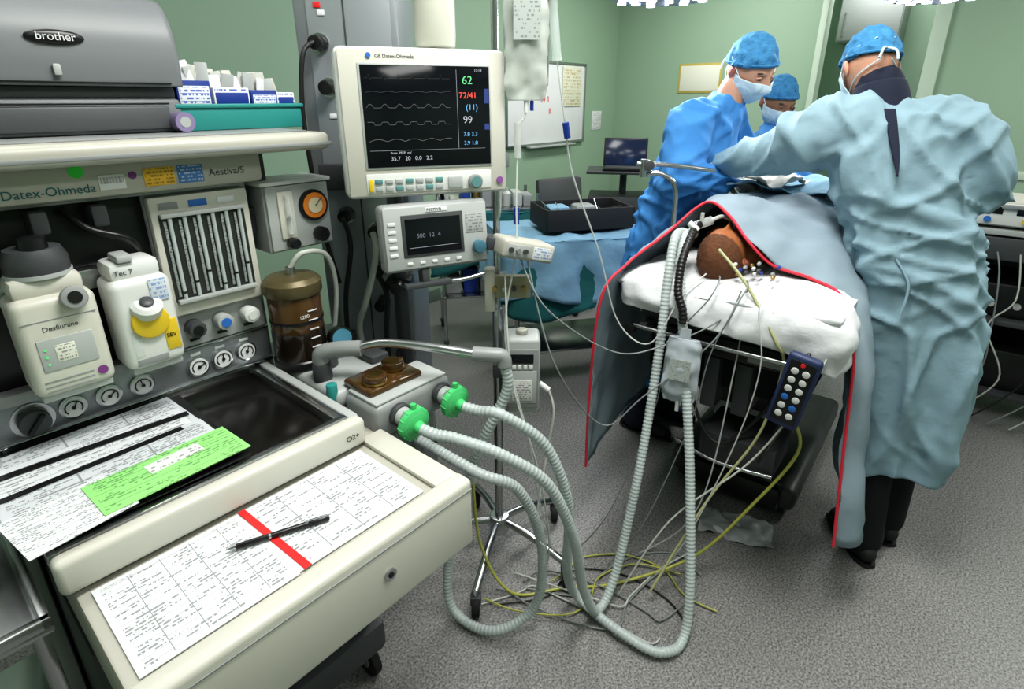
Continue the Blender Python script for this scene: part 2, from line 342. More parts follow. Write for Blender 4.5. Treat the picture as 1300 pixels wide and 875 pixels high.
bx(A,'shelf_mat',-.62,.17,.36,.92,1.472,1.475,grey,.001)
bx(A,'vaporizer_bay',-.575,-.2,.44,.52,.968,1.36,black,.003); bx(A,'manifold_bar',-.56,-.215,.40,.44,1.17,1.215,steel,.006)
for i in range(3): bx(A,'bay_valve',-.52+.1*i,-.49+.1*i,.38,.44,1.30,1.345,dgrey,.006)
tube(A,'bay_hose',[(-.36,.42,1.34),(-.33,.38,1.30),(-.27,.37,1.27),(-.24,.42,1.22)],.008,black)
bx(A,'bay_ledge',-.57,-.21,.40,.44,.965,.99,grey,.004)
# flowmeter panel
bx(A,'flow_body',-.212,.018,.43,.52,.968,1.36,lgrey,.006)
bx(A,'flow_frame',-.21,.014,.405,.435,1.06,1.345,beige2,.008)
bx(A,'flow_window',-.195,-.003,.4025,.41,1.095,1.305,mat('flow_window_back',(.03,.033,.033),.3),.002)
fs=print_mat('flow_scale_print',(.30,.33,.32),(.03,.03,.03),26,.5,2,2,0,'z',.9)
for i in range(6):
    x=-.180+i*.0315
    bx(A,'flow_scale',x-.008,x-.002,.399,.4025,1.11,1.29,fs,.0005)
    cyl(A,'flow_tube',(x+.005,.397,1.103),(x+.005,.397,1.298),.0045,mat('flow_tube_glass',(.62,.67,.66),.12,alpha=.7),n=14); ell(A,'flow_float',(x+.005,.397,1.12+.02*(i%3)),(.005,.005,.007),black,u=10,v=8)
for z in (1.098,1.302): bx(A,'flow_clamp_bar',-.193,-.005,.390,.403,z-.005,z+.005,lgrey,.002)
for i in range(3): bx(A,'flow_label_%d'%i,-.19+.064*i,-.15+.064*i,.403,.4055,1.315,1.33,(grey,bluel,paperw)[i],.0005)
for i,x in enumerate((-.165,-.098,-.03)):
    cyl(A,'flow_knob',(x,.392,1.02),(x,.43,1.02),.021,(dgrey,lgrey,white)[i],n=10,bev=.003); cyl(A,'flow_knob_cap',(x,.389,1.02),(x,.393,1.02),.012,(black,bluel,white)[i],n=16)
    bx(A,'flow_knob_label',x-.012,x+.012,.4285,.4305,.982,.99,black,.0003)
def vap(name,x,w,yel):
    g=G(name,mw(x,.37,1.0),RA)
    m=beige2 if not yel else white
    bx(g,'body',-w/2,w/2,-.07,.03,0,.2,m,.018,seg=4)
    bx(g,'foot',-w/2+.008,w/2-.008,-.06,.03,-.012,.004,lgrey,.004)
    bx(g,'top_block',-w/2+.01,w/2-.01,-.055,.03,.195,.235,m,.012)
    if yel:
        cyl(g,'yellow_collar',(0,-.05,.105),(0,-.08,.105),.036,yellow,n=28,bev=.004)
        lathe(g,'dial',[(.028,0),(.030,.004),(.030,.024),(.022,.03)],(0,-.06,.125),white,axis=(0,-.6,.8)); lathe(g,'dial_cap',[(.013,0),(.013,.005),(.01,.007)],(0,-.078,.149),dgrey,axis=(0,-.6,.8))
        bx(g,'yellow_tag',.022,.05,-.072,-.068,.03,.10,yellow,.001); bx(g,'stripe_label',.012,.046,-.0725,-.069,.145,.195,print_mat('blue_stripe',(.6,.65,.7),(.02,.15,.5),5,.9,6,1,0,'z'),.001)
        bx(g,'fill_window',-.04,-.022,-.072,-.069,.03,.09,glass,.002); text(g,'name_label','Tec 7',(-.04,-.0565,.21),.015,dgrey); text(g,'agent_label','SEV',(.024,-.0732,.06),.013,black)
        bx(g,'label_band',-.04,.02,-.0715,-.069,.01,.025,grey,.001); bx(g,'lock_lever',-.03,.0,-.06,.0,.235,.25,lgrey,.004)
    else:
        lathe(g,'dial',[(.05,0),(.052,.006),(.052,.03),(.044,.05),(.02,.054)],(.0,-.01,.235),dgrey); lathe(g,'dial_skirt',[(.054,0),(.054,.008)],(0,-.01,.232),lgrey); lathe(g,'dial_cap',[(.024,0),(.022,.022),(.012,.026)],(.0,-.028,.284),black)
        cyl(g,'fill_knob',(.03,-.07,.19),(.03,-.09,.195),.022,grey,n=20,bev=.003); cyl(g,'fill_knob_face',(.03,-.09,.195),(.03,-.092,.1955),.012,black,n=20)
        bx(g,'display_recess',-.045,.045,-.0725,-.068,.055,.12,lgrey,.003); bx(g,'label',-.02,.012,-.0735,-.07,.07,.105,print_mat('vap_label',(.7,.7,.62),(.05,.05,.05),5,.8,8,0,0,'z'),.0005)
        for k in range(3): cyl(g,'led_%d'%k,(-.035,-.0725,.07+.015*k),(-.035,-.0745,.07+.015*k),.002,E('led_green',(.1,1,.2),.8),n=8)
        text(g,'agent_text','Desflurane',(-.03,-.0705,.135),.013,dgrey)
        cyl(g,'violet_sticker',(.045,-.0705,.03),(.045,-.0725,.03),.009,mat('violet',(.25,.06,.3),.5),n=16)
        for k in range(3): bx(g,'vent_%d'%k,-.05,.03,-.0715,-.0695,.012+.01*k,.015+.01*k,grey,.0005)
        bx(g,'side_seam',-.06,.06,-.0708,-.069,.155,.157,grey,.0003)
    return g
vap('anesthetic_vaporizer',-.432,.135,False); vap('anesthetic_vaporizer',-.285,.115,True)
g=G('suction_regulator',mw(.135,.42,1.165),RA)
bx(g,'body',-.09,.10,-.02,.1,.0,.18,grey,.01); bx(g,'face_plate',-.082,.095,-.026,-.018,.006,.174,lgrey,.004)
bx(g,'scale_plate',-.055,-.012,-.032,-.025,.035,.16,beige2,.003); cyl(g,'flow_glass',(-.033,-.038,.05),(-.033,-.038,.15),.008,glass,n=14); ell(g,'float',(-.033,-.038,.09),(.005,.005,.008),black); cyl(g,'flow_valve',(-.033,-.03,.025),(-.033,-.06,.025),.014,black,bev=.003)
cyl(g,'dial_ring',(.045,-.018,.115),(.045,-.036,.115),.042,black,n=32,bev=.004); cyl(g,'dial_face',(.045,-.0365,.115),(.045,-.038,.115),.034,mat('orange_dial',(.6,.20,.03),.4),n=32); cyl(g,'dial_centre',(.045,-.038,.115),(.045,-.04,.115),.021,mat('dial_paper',(.55,.5,.35),.5),n=20)
tube(g,'dial_needle',[(.045,-.041,.115),(.065,-.041,.135)],.0015,black,5); cyl(g,'red_knob',(.055,-.02,.035),(.055,-.05,.035),.02,black,bev=.004); cyl(g,'knob_base',(.055,-.015,.035),(.055,-.024,.035),.026,steel)
bx(g,'hanger',-.08,-.05,.02,.06,.18,.265,dgrey,.004); bx(g,'top_lip',-.095,.105,-.03,.1,.176,.186,white,.003)
bx(g,'mount_arm',-.12,-.085,.03,.08,.05,.12,dgrey,.004)
g=G('suction_bottle',mw(.078,.372,.856),RA)
lathe(g,'jar',[(.062,0),(.069,.01),(.069,.2),(.062,.21)],(0,0,0),amber); lathe(g,'lid',[(.073,.205),(.076,.21),(.076,.238),(.064,.25),(.02,.254)],(0,0,0),mat('olive_lid',(.13,.105,.05),.4,.3)); cyl(g,'port',(0,0,.25),(0,0,.275),.012,steel)
lathe(g,'band',[(.071,.13),(.071,.137)],(0,0,0),black); lathe(g,'foot_ring',[(.072,.0),(.074,.002),(.074,.02),(.07,.024)],(0,0,0),black); lathe(g,'contents',[(.0695,.02),(.0702,.03),(.0702,.10),(.0695,.105)],(0,0,0),mat('dark_contents',(.018,.012,.008),.15,coat=.5))
for k in range(6): bx(g,'graduation_%d'%k,-.004,.022,-.0725,-.070,.035+.026*k,.038+.026*k,paperw,.0003)
text(g,'graduation_text','1200',(-.03,-.073,.15),.014,paperw)
tube(g,'suction_line',[(0,0,.27),(.03,-.02,.31),(.10,-.02,.29),(.13,.0,.18),(.12,.03,.02),(.11,.04,-.0)],.007,cablew)
# absorber
bx(A,'absorber_base',.02,.32,.06,.46,.735,.80,grey,.015,seg=3); bx(A,'absorber_top',.03,.27,.14,.45,.80,.852,lgrey,.02,seg=3)
bx(A,'port_block',.05,.30,.0,.14,.755,.85,grey,.02,seg=3); bx(A,'bracket',.0,.06,.3,.5,.62,.8,dgrey,.01); bx(A,'port_block_top',.06,.29,.01,.13,.848,.856,lgrey,.004)
lathe(A,'canister',[(.085,0),(.09,.01),(.09,.15),(.085,.16)],(.17,.26,.575),mat('canister_smoke',(.08,.08,.08),.25)); lathe(A,'canister_base',[(.094,0),(.096,.03),(.09,.04)],(.17,.26,.545),grey)
bx(A,'lower_valve_box',.06,.29,.06,.2,.60,.72,grey,.015,seg=3); cyl(A,'lower_port',(.24,.06,.66),(.24,.02,.66),.025,dgrey,bev=.004); bx(A,'release_latch',.1,.16,.045,.07,.64,.68,lgrey,.005)
bx(A,'valve_manifold',.07,.24,.045,.165,.85,.872,amber,.01)
for x,y in ((.115,.085),(.195,.115)):
    cyl(A,'valve_seat',(x,y,.870),(x,y,.893),.03,amber,n=28,bev=.003); cyl(A,'valve_disc',(x,y,.892),(x,y,.896),.02,brass,n=20); cyl(A,'valve_ring',(x,y,.875),(x,y,.879),.033,brass,n=28)
for x in (.114,.253): cyl(A,'port_collar',(x,-.0,.815),(x,-.035,.812),.024,lgrey,n=24,bev=.003); lathe(A,'port_ring',[(.028,0),(.03,.004),(.03,.012),(.026,.016)],(x,-.003,.815),dgrey,axis=(0,-1,0))
cyl(A,'pipe_socket',(.06,.24,.845),(.06,.24,.90),.025,dgrey,n=24,bev=.004)
tube(A,'bag_arm_elbow',[(.06,.24,.89),(.06,.235,.925),(.09,.2,.938),(.13,.155,.94)],.021,grey,16)
tube(A,'bag_arm_pipe',[(.12,.165,.94),(.17,.11,.955),(.24,.0,.95),(.31,-.10,.935)],.012,steel,14)
tube(A,'bag_arm_end',[(.30,-.085,.937),(.33,-.125,.935),(.348,-.145,.93),(.35,-.15,.905)],.019,grey,16)
cyl(A,'apl_valve',(.11,.3,.85),(.11,.3,.885),.03,dgrey,n=20,bev=.004); cyl(A,'pressure_gauge',(.17,.33,.91),(.165,.30,.915),.034,black,n=28,bev=.003); cyl(A,'pressure_gauge_face',(.165,.3,.915),(.1645,.297,.9155),.028,mat('blue_dial',(.1,.3,.42),.4),n=28); cyl(A,'gauge_stem',(.17,.33,.85),(.17,.33,.9),.01,steel)
bx(A,'bag_switch',.19,.25,.2,.3,.852,.875,dgrey,.008); cyl(A,'oxygen_sensor',(.23,.36,.85),(.23,.36,.90),.018,black,n=18,bev=.003)
cyl(A,'teal_knob',(.035,.16,.80),(.035,.16,.872),.014,teal,n=16,bev=.003)
for (x,n_) in ((.114,0),(.253,1)):
    g=G('breathing_filter',mw(x,-.034,.812),RA)
    ax=(0,-1,-.12)
    lathe(g,'housing',[(.014,0),(.016,.012),(.038,.016),(.043,.02),(.043,.034),(.038,.038),(.016,.044),(.014,.06)],(0,0,0),greenp,axis=ax,n=32)
    lathe(g,'pad_window',[(.033,.0385),(.033,.0395)],(0,0,0),mat('filter_pad',(.5,.65,.52),.7),axis=ax)
    for k in range(12): a=k*math.pi/6; cyl(g,'rib_%d'%k,(.042*math.cos(a),-.018,.042*math.sin(a)),(.042*math.cos(a),-.036,.042*math.sin(a)-.003),.002,greenp,n=6)
    cyl(g,'luer_cap',(0,-.03,.04),(0,-.03,.052),.007,greenp)
# ------------------------------------------------------------------ hoses
s1=mw(.114,-.092,.805); s2=mw(.253,-.092,.805)
hose('breathing_hose',[s1,mw(.125,-.13,.80),(-.13,1.13,.795),(-.02,1.12,.755),(.09,1.14,.655),(.165,1.18,.45),(.21,1.25,.20),(.27,1.315,.04),(.335,1.39,.12),(.40,1.47,.45),(.45,1.56,.80),(.475,1.625,1.04),(.50,1.68,1.15),(.545,1.74,1.155)],.015,hosem)
hose('breathing_hose',[s2,mw(.27,-.13,.80),(-.02,1.225,.80),(.09,1.235,.70),(.155,1.25,.50),(.165,1.29,.233),(.21,1.36,.05),(.32,1.25,.035),(.44,1.18,.03),(.53,1.25,.06),(.535,1.38,.45),(.515,1.49,.79),(.505,1.60,1.05),(.53,1.68,1.15),(.575,1.735,1.15)],.015,hosem)
hose('reservoir_bag_hose',[mw(.35,-.152,.90),mw(.352,-.15,.82),(-.10,1.30,.62),(-.19,1.36,.25),(-.19,1.32,.05),(-.06,1.25,.03),(.07,1.28,.10),(.085,1.26,.35),(.02,1.21,.58),(-.09,1.185,.66),mw(.19,.06,.69),mw(.18,.12,.70)],.015,hosem)
# ------------------------------------------------------------------ printer
g=G('laser_printer',mw(-.29,.7,1.475),RA)
pg=mat('printer_grey',(.19,.20,.21),.45); pg2=mat('printer_dark',(.09,.095,.10),.45)
bx(g,'base',-.24,.23,-.19,.2,0,.075,pg,.01); bx(g,'paper_cassette',-.2,.2,-.2,-.17,.008,.06,pg2,.006)
bx(g,'waist',-.235,.225,-.18,.2,.075,.10,pg2,.006)
surf(g,'curved_front',[[(x,-.205,.10),(x,-.21,.16),(x,-.20,.22),(x,-.16,.275),(x,-.08,.29),(x,.2,.292)] for x in (-.245,-.1,.1,.235)],pg,thick=.006)
bx(g,'body',-.24,.23,-.185,.2,.10,.262,pg,.02,seg=4); bx(g,'output_tray',-.15,.16,-.1,.15,.285,.298,pg2,.01)
ell(g,'badge',(.01,-.212,.19),(.05,.007,.014),black); text(g,'badge_text','brother',(.01,-.2205,.184),.021,paperw,align='CENTER')
bx(g,'front_seam',-.2,.21,-.212,-.2,.105,.109,black,.001); bx(g,'cassette_seam',-.2,.2,-.202,-.198,.062,.066,black,.001)
box(g,'power_button',(.0,-.214,.13),(.014,.008,.022),lgrey,.003)
# ------------------------------------------------------------------ supply basket
g=G('supply_basket',mw(.09,.58,1.476),RA)
bx(g,'floor',-.155,.155,-.06,.06,0,.006,teal,.002)
for a in ((-.16,.16,-.066,-.06),(-.16,.16,.06,.066),(-.16,-.154,-.066,.066),(.154,.16,-.066,.066)): bx(g,'side',*a,0,.058,teal,.002)
bx(g,'rim',-.165,.165,-.072,-.062,.052,.062,teal,.003)
cy=print_mat('drug_box_blue',(.68,.70,.74),(.03,.08,.42),6,.9,10,2,0,'z',.9)
for i,(x,w,h) in enumerate(((-.11,.08,.115),(-.02,.09,.10),(.065,.07,.095),(.125,.05,.09))):
    bx(g,'drug_box_%d'%i,x-w/2,x+w/2,-.055,-.01,.008,h,(dblue,cy)[i%2],.002); bx(g,'drug_box_face_%d'%i,x-w/2+.004,x+w/2-.004,-.0565,-.054,.05,h-.012,(cy,dblue)[i%2],.001)
for i in range(20):
    x=-.145+.28*i/19; box(g,'sachet_%d'%i,(x,.02+.012*(i%2),.08+.02*random.random()),(.03,.006,.09+(.045 if x<-.04 else .0)),(paperw,cablew,lgrey,beige2)[i%4],.002,rot=(random.uniform(-12,12),random.uniform(-20,20),random.uniform(-30,30)))
g=G('tape_roll',mw(-.075,.52,1.476),RA); lathe(g,'roll',[(.012,-.02),(.022,-.02),(.022,.02),(.012,.02)],(0,-.035,.0225),mat('lilac',(.25,.2,.35),.5),axis=(0,-1,0)); cyl(g,'core',(0,-.056,.0225),(0,-.0545,.0225),.012,lgrey)
# ------------------------------------------------------------------ papers
pz=.8635
g=G('document_stack',mw(0,0,pz),RA)
pw=print_mat('form_print',(.74,.76,.78),(.05,.06,.07),30,.52,40,3); pw2=print_mat('form_print_b',(.64,.67,.70),(.08,.08,.08),24,.55,34,4,3)
def pap(P,n,cx,cy,w,d,z,m,rz=0): return box(P,n,(cx,cy,z),(w,d,.0015),m,0,rot=(0,0,rz))
bx(g,'clipboard',-.60,-.235,.03,.405,.0,.004,black,.002)
pap(g,'sheet_1',-.42,.30,.33,.20,.006,pw2,3); pap(g,'sheet_2',-.45,.22,.36,.22,.009,pw,-2); box(g,'black_band_1',(-.43,.29,.0125),(.34,.018,.002),black,0,rot=(0,0,-3))
pap(g,'sheet_3',-.43,.14,.36,.17,.013,pw2,2); box(g,'black_band_2',(-.46,.213,.0155),(.33,.015,.002),black,0,rot=(0,0,2))
pap(g,'sheet_4',-.53,.075,.16,.14,.017,pw,8); pap(g,'sheet_5',-.31,.055,.13,.05,.016,black,4)
pap(g,'green_form',-.365,.085,.26,.118,.019,print_mat('green_form_print',(.30,.68,.22),(.06,.15,.05),17,.5,30,3),3)
pap(g,'small_label_sheet',-.35,.105,.1,.035,.0205,print_mat('label_sheet',(.7,.75,.7),(.1,.1,.1),4,.6,14,0),6)
g=G('anesthetic_chart',mw(0,0,.788),RA)
bx(g,'sheet_left',-.545,-.30,-.255,-.028,.0,.0015,print_mat('chart_print',(.70,.72,.74),(.08,.09,.10),32,.50,44,2,5,False,.68),0)
bx(g,'sheet_right',-.30,-.022,-.252,-.028,.0005,.002,print_mat('chart_print_b',(.70,.72,.74),(.08,.09,.10),28,.48,46,1,4,False,.68),0)
box(g,'red_tape',(-.290,-.14,.0032),(.014,.228,.001),red,0,rot=(0,0,3))
g=G('ballpoint_pen',mw(-.278,-.148,.798),RA-21.5)
cyl(g,'barrel',(-.075,0,0),(.055,0,.0),.0052,black,n=16,bev=.001); cyl(g,'tip',(-.075,0,0),(-.092,0,0),.0045,steel,r2=.001,n=14); cyl(g,'cap',(.05,0,0),(.088,0,0),.0056,black,n=16,bev=.001); bx(g,'clip',.045,.085,-.0015,.0015,.005,.008,steel,.0005); cyl(g,'ring',(-.02,0,0),(-.016,0,0),.0055,steel,n=16)
g=G('stainless_trolley',mw(-.80,.2,0),RA)
bx(g,'top',-.2,.2,-.25,.3,.77,.785,steel,.004)
for a in ((-.2,.2,-.25,-.235),(-.2,.2,.285,.3),(-.2,-.185,-.25,.3),(.185,.2,-.25,.3)): bx(g,'rim',*a,.78,.80,steel,.003)
bx(g,'lower_shelf',-.18,.18,-.22,.28,.3,.315,steel,.004)
for p in ((-.18,-.23),(.18,-.23),(-.18,.27),(.18,.27)): cyl(g,'leg',(p[0],p[1],.07),(p[0],p[1],.78),.011,steel); wheel(g,'caster',p,.035)
g=G('kidney_bowl',mw(-.70,.16,.786),RA); lathe(g,'bowl',[(.04,0),(.055,.01),(.07,.045),(.072,.05),(.068,.048),(.053,.014),(.0,.006)],(0,0,0),beige2)
# ------------------------------------------------------------------ service pillar
g=G('service_pillar')
bx(g,'shaft',-.63,-.33,1.8,2.1,0,H,satin,.01); bx(g,'front_panel',-.59,-.35,1.795,1.8,.3,2.6,mat('pillar_face',(.42,.45,.48),.35,.5,var=.12,vscale=2),.003)
bx(g,'seam',-.485,-.48,1.7925,1.796,.3,2.6,dgrey,.001)
for i,(x,z) in enumerate(((-.56,1.70),(-.545,1.58),(-.44,1.15),(-.44,1.02),(-.44,.9),(-.53,1.2))):
    cyl(g,'outlet_plate',(x,1.79,z),(x,1.797,z),.028,steel,n=24); cyl(g,'outlet_plug',(x,1.745,z),(x,1.79,z),.020,black,n=20,bev=.004)
for i,(x,z) in enumerate(((-.55,1.83),(-.555,1.80),(-.545,1.78),(-.54,1.5))): bx(g,'sticker_%d'%i,x-.012,x+.008,1.792,1.7955,z-.007,z+.007,(paperw,red,paperw,paperw)[i],.0005)
tube(g,'gas_hose_a',[(-.56,1.74,1.70),(-.585,1.71,1.66),(-.60,1.70,1.5),(-.585,1.70,1.2),(-.55,1.7,1.0)],.007,cableb)
tube(g,'gas_hose_b',[(-.44,1.74,1.15),(-.42,1.68,1.1),(-.46,1.66,.95),(-.50,1.7,.85),(-.5,1.74,.7),(-.5,1.78,.6)],.01,cablew)
tube(g,'gas_hose_c',[(-.44,1.74,1.02),(-.4,1.69,.96),(-.41,1.68,.8),(-.42,1.78,.5)],.009,cableb)
tube(g,'gas_hose_d',[(-.53,1.74,1.2),(-.50,1.69,1.12),(-.53,1.68,.95),(-.55,1.72,.75)],.008,cableb)
bx(g,'socket_row',-.60,-.36,1.77,1.797,1.28,1.36,dgrey,.006)
cyl(g,'arm_post',(-.36,1.72,.6),(-.36,1.72,1.62),.024,dgrey,n=20); bx(g,'bracket_top',-.39,-.34,1.7,1.797,1.5,1.56,dgrey,.006); bx(g,'bracket_low',-.39,-.34,1.7,1.797,.7,.76,dgrey,.006)
for z in (.98,1.08): bx(g,'clamp',-.40,-.32,1.68,1.75,z,z+.035,black,.006); cyl(g,'clamp_knob',(-.36,1.64,z+.017),(-.36,1.68,z+.017),.02,black,bev=.003)
# ------------------------------------------------------------------ patient monitor
g=G('patient_monitor',(-.226,1.53,1.487),20,-2)
bx(g,'shell',-.215,.215,-.03,.05,-.18,.18,white,.018,seg=4); bx(g,'rear_shell',-.18,.18,.04,.12,-.15,.15,lgrey,.02)
bx(g,'bezel',-.207,.207,-.034,-.028,-.173,.173,beige2,.004)
bx(g,'screen_surround',-.164,.170,-.037,-.03,-.108,.143,lgrey,.004); bx(g,'screen',-.158,.165,-.0385,-.036,-.102,.138,screenm,.001)
SY=-.0395
for i,(z,c) in enumerate(((.108,0),(.075,0),(.04,0),(.0,0),(-.04,0))):
    pts=[]
    for k in range(60):
        x=-.15+.21*k/59; ph=k%10
        dz={0:(0.010 if ph==3 else (-.004 if ph==4 else 0)),1:.003*abs(math.sin(k*.3)),2:.009*max(0,math.sin(k*.62)),3:.007*(1 if ph<5 else 0),4:.006*abs(math.sin(k*.25))}[i]
        pts.append(V((x,SY,z+dz)))
    bm=bmesh.new(); sweep(bm,pts,.0004,4); fin(g,'trace_%d'%i,bm,E('trace_dim_%d'%(i>1),(.6,.6,.6),(.08,.3)[i>1]))
gr=E('lcd_green',(.2,.9,.35),.9); rd=E('lcd_red',(1,.12,.08),1); cyn=E('lcd_cyan',(.2,.6,1),.9); wh=E('lcd_white',(.8,.85,.9),.6)
text(g,'n1','62',(.092,SY,.096),.028,gr); text(g,'n2','72/41',(.083,SY,.062),.021,rd); text(g,'n3','(11)',(.100,SY,.034),.02,cyn); text(g,'n4','99',(.092,SY,.002),.025,wh); text(g,'n5','7.8 3.3',(.092,SY,-.03),.014,cyn); text(g,'n6','3.9 1.0',(.092,SY,-.052),.014,cyn); text(g,'n7','12:19',(.125,SY,.125),.009,wh); text(g,'n8','35.7   20   0.0   2.2',(-.10,SY,-.086),.014,wh); text(g,'n9','Press  PEEP  mV',(-.10,SY,-.070),.008,wh)
bx(g,'bottom_strip',-.15,.15,SY,SY+.001,-.0615,-.061,wh,0); bx(g,'column_line',.078,.0785,SY,SY+.001,-.06,.13,wh,0); bx(g,'blue_tab',.15,.163,SY,SY+.001,-.015,.0,E('tab_blue',(.1,.2,.8),.3),0); bx(g,'blue_tab_2',.15,.163,SY,SY+.001,.05,.085,E('tab_blue',(.1,.2,.8),.3),0)
text(g,'brand_text','GE Datex-Ohmeda',(-.12,-.0345,.154),.012,dgrey); cyl(g,'badge',(-.135,-.034,.159),(-.135,-.037,.159),.006,bluel)
bx(g,'key_panel',-.165,.165,-.037,-.033,-.166,-.118,white,.004)
for i in range(7):
    for j in range(2): bx(g,'key_%d_%d'%(i,j),-.145+.026*i,-.125+.026*i,-.041,-.036,-.143-.018*j,-.131-.018*j,(lgrey,tealk)[(i+j)%3==0],.002)
bx(g,'key_column',-.16,-.149,-.041,-.036,-.162,-.131,yellow,.002)
bx(g,'key_large',.045,.085,-.041,-.036,-.162,-.131,lgrey,.003)
cyl(g,'com_wheel',(.118,-.036,-.146),(.118,-.056,-.146),.019,grey,n=24,bev=.004); cyl(g,'com_wheel_cap',(.118,-.056,-.146),(.118,-.058,-.146),.014,tealk,n=24); cyl(g,'power_knob',(.19,-.034,-.146),(.19,-.04,-.146),.009,mat('violet2',(.25,.1,.3),.5))
bx(g,'mount_plate',-.05,.05,.115,.14,-.06,.06,dgrey,.005); tube(g,'support_arm',[(0,.14,0),(-.02,.2,-.02),(-.06,.22,-.03),(-.085,.22,-.03)],.022,dgrey,12)
tube(g,'cable',[(.05,.1,-.14),(.06,.12,-.25),(.0,.2,-.35),(-.1,.3,-.3)],.006,cableb)
tube(g,'side_cable',[(.19,.05,-.15),(.21,.03,-.22),(.2,.02,-.3),(.235,.0,-.35)],.005,cablew)
g=G('ventilator_display',(-.207,1.475,1.208),27,-6)
bx(g,'shell',-.148,.148,-.022,.035,-.088,.088,grey,.014,seg=3); bx(g,'face',-.142,.142,-.026,-.02,-.08,.08,lgrey,.006)
bx(g,'screen_surround',-.097,.072,-.0285,-.024,-.05,.06,dgrey,.003); bx(g,'screen',-.088,.063,-.030,-.027,-.042,.050,screenm,.001)
bx(g,'label_plate',-.03,.03,-.0275,-.025,.064,.076,paperw,.0005); text(g,'label','P557PVB',(-.027,-.0278,.066),.011,black)
for i in range(5): bx(g,'key_%d'%i,-.133,-.112,-.029,-.025,-.045+.02*i,-.036+.02*i,white,.002)
for i in range(5): bx(g,'soft_key_%d'%i,-.09+.034*i,-.075+.034*i,-.029,-.025,-.07,-.062,white,.002)
bx(g,'side_label',.08,.13,-.0275,-.025,.0,.05,print_mat('vent_legend',(.38,.4,.4),(.1,.1,.1),6,.8,6,0,0,'z'),.0005)
cyl(g,'encoder',(.112,-.026,-.04),(.112,-.048,-.04),.018,mat('blue_grey_knob',(.06,.16,.22),.4),n=24,bev=.004)
tube(g,'trace',[(-.08,-.031,-.025),(-.03,-.031,-.025),(.02,-.031,-.025),(.056,-.031,-.025)],.0004,wh,4); text(g,'readout','500  12  4',(-.06,-.031,.0),.016,E('lcd_dim',(.6,.7,.8),.25))
bx(g,'rear_hinge',-.05,.05,.03,.07,-.04,.04,dgrey,.006); tube(g,'support_arm',[(0,.06,0),(-.0,.15,.0),(-.01,.24,.02),(-.02,.28,.02)],.018,dgrey,12)
bx(g,'under_bar',-.10,.03,-.03,.0,-.135,-.12,dgrey,.004); tube(g,'handle_bar',[(.03,-.015,-.128),(.07,-.03,-.125),(.12,-.04,-.115)],.006,steel); bx(g,'bar_hanger',-.05,-.03,-.02,.02,-.13,-.08,dgrey,.003)
# ------------------------------------------------------------------ IV stand
IX,IY=-.045,1.60
g=G('iv_stand',(IX,IY,0))
cyl(g,'pole',(0,0,.1),(0,0,2.15),.010,steel); cyl(g,'sleeve',(0,0,.1),(0,0,.95),.015,steel); cyl(g,'hub',(0,0,.1),(0,0,.17),.035,steel,bev=.006)
for k in range(5):
    a=math.radians(-105+72*k); x,y=.27*math.cos(a),.27*math.sin(a)
    tube(g,'leg_%d'%k,[(.02*math.cos(a),.02*math.sin(a),.15),(x*.5,y*.5,.135),(x,y,.09)],.013,steel,10); wheel(g,'caster_%d'%k,(x,y),.036); cyl(g,'stem_%d'%k,(x,y,.07),(x,y,.1),.009,steel)
for s in (-1,1): tube(g,'hook_%d'%(s+1),[(0,0,2.12),(s*.05,0,2.13),(s*.10,0,2.1),(s*.12,0,2.12)],.005,steel)
tube(g,'hook_front',[(0,0,1.96),(.03,-.03,1.96),(.075,-.04,1.945),(.085,-.04,1.96)],.004,steel); tube(g,'hook_side',[(0,0,1.98),(-.08,-.01,1.98),(-.15,-.02,1.96)],.004,steel)
bx(g,'manifold_clamp',-.03,.10,-.055,-.03,1.0,1.07,mat('olive_clamp',(.30,.29,.2),.4),.006); bx(g,'manifold_clamp_2',-.035,-.005,-.06,-.02,.96,1.09,beige,.004)
for k in range(4): cyl(g,'tap_%d'%k,(-.005+.028*k,-.055,1.035),(-.005+.028*k,-.075,1.035),.007,(brass,cablew,dgrey,brass)[k],n=12)
bx(g,'clamp_block',-.025,.025,-.03,.03,1.02,1.06,dgrey,.005)
fl=mat('iv_bag_film',(.62,.66,.62),.16,alpha=.6,var=.35,vscale=14,coat=.3)
def bag(nm,x,y,z0,z1,w,rz=0,m=fl):
    b_=G(nm,(x,y,0),rz); h=z1-z0
    surf(b_,'front_film',[[(w/2*u*(.85 if t in(0,1) else 1),-.022*(1-u*u)*math.sin(math.pi*(.1+.8*t)),z0+h*t) for u in (-1,-.6,0,.6,1)] for t in (0,.15,.5,.85,1)],m,thick=.001,wr=.010,wf=18)
    surf(b_,'back_film',[[(w/2*u*(.85 if t in(0,1) else 1),.022*(1-u*u)*math.sin(math.pi*(.1+.8*t)),z0+h*t) for u in (-1,-.6,0,.6,1)] for t in (0,.15,.5,.85,1)],m,thick=.001)
    bx(b_,'label',-w*.3,w*.3,-.0275,-.0265,z0+h*.4,z0+h*.72,print_mat('bag_label',(.42,.46,.44),(.12,.12,.12),12,.5,12,0,0,'z'),0)
    for s in (-1,1): tube(b_,'side_weld_%d'%s,[(s*w/2*.98,0,z0+h*.1),(s*w/2,0,z0+h*.5),(s*w/2*.98,0,z0+h*.9)],.0025,cableg,6)
    cyl(b_,'port',(0,0,z0-.03),(0,0,z0+.005),.006,white,n=12); cyl(b_,'port_2',(.015,0,z0-.025),(.015,0,z0+.005),.005,dblue,n=12); bx(b_,'hang_tab',-.015,.015,-.001,.001,z1-.005,z1+.03,m,0); tube(b_,'hang_loop',[(0,0,z1+.02),(0,0,z1+.05)],.002,cablew,6)
    return b_
bag('iv_bag',IX+.082,IY-.04,1.545,1.90,.112); 
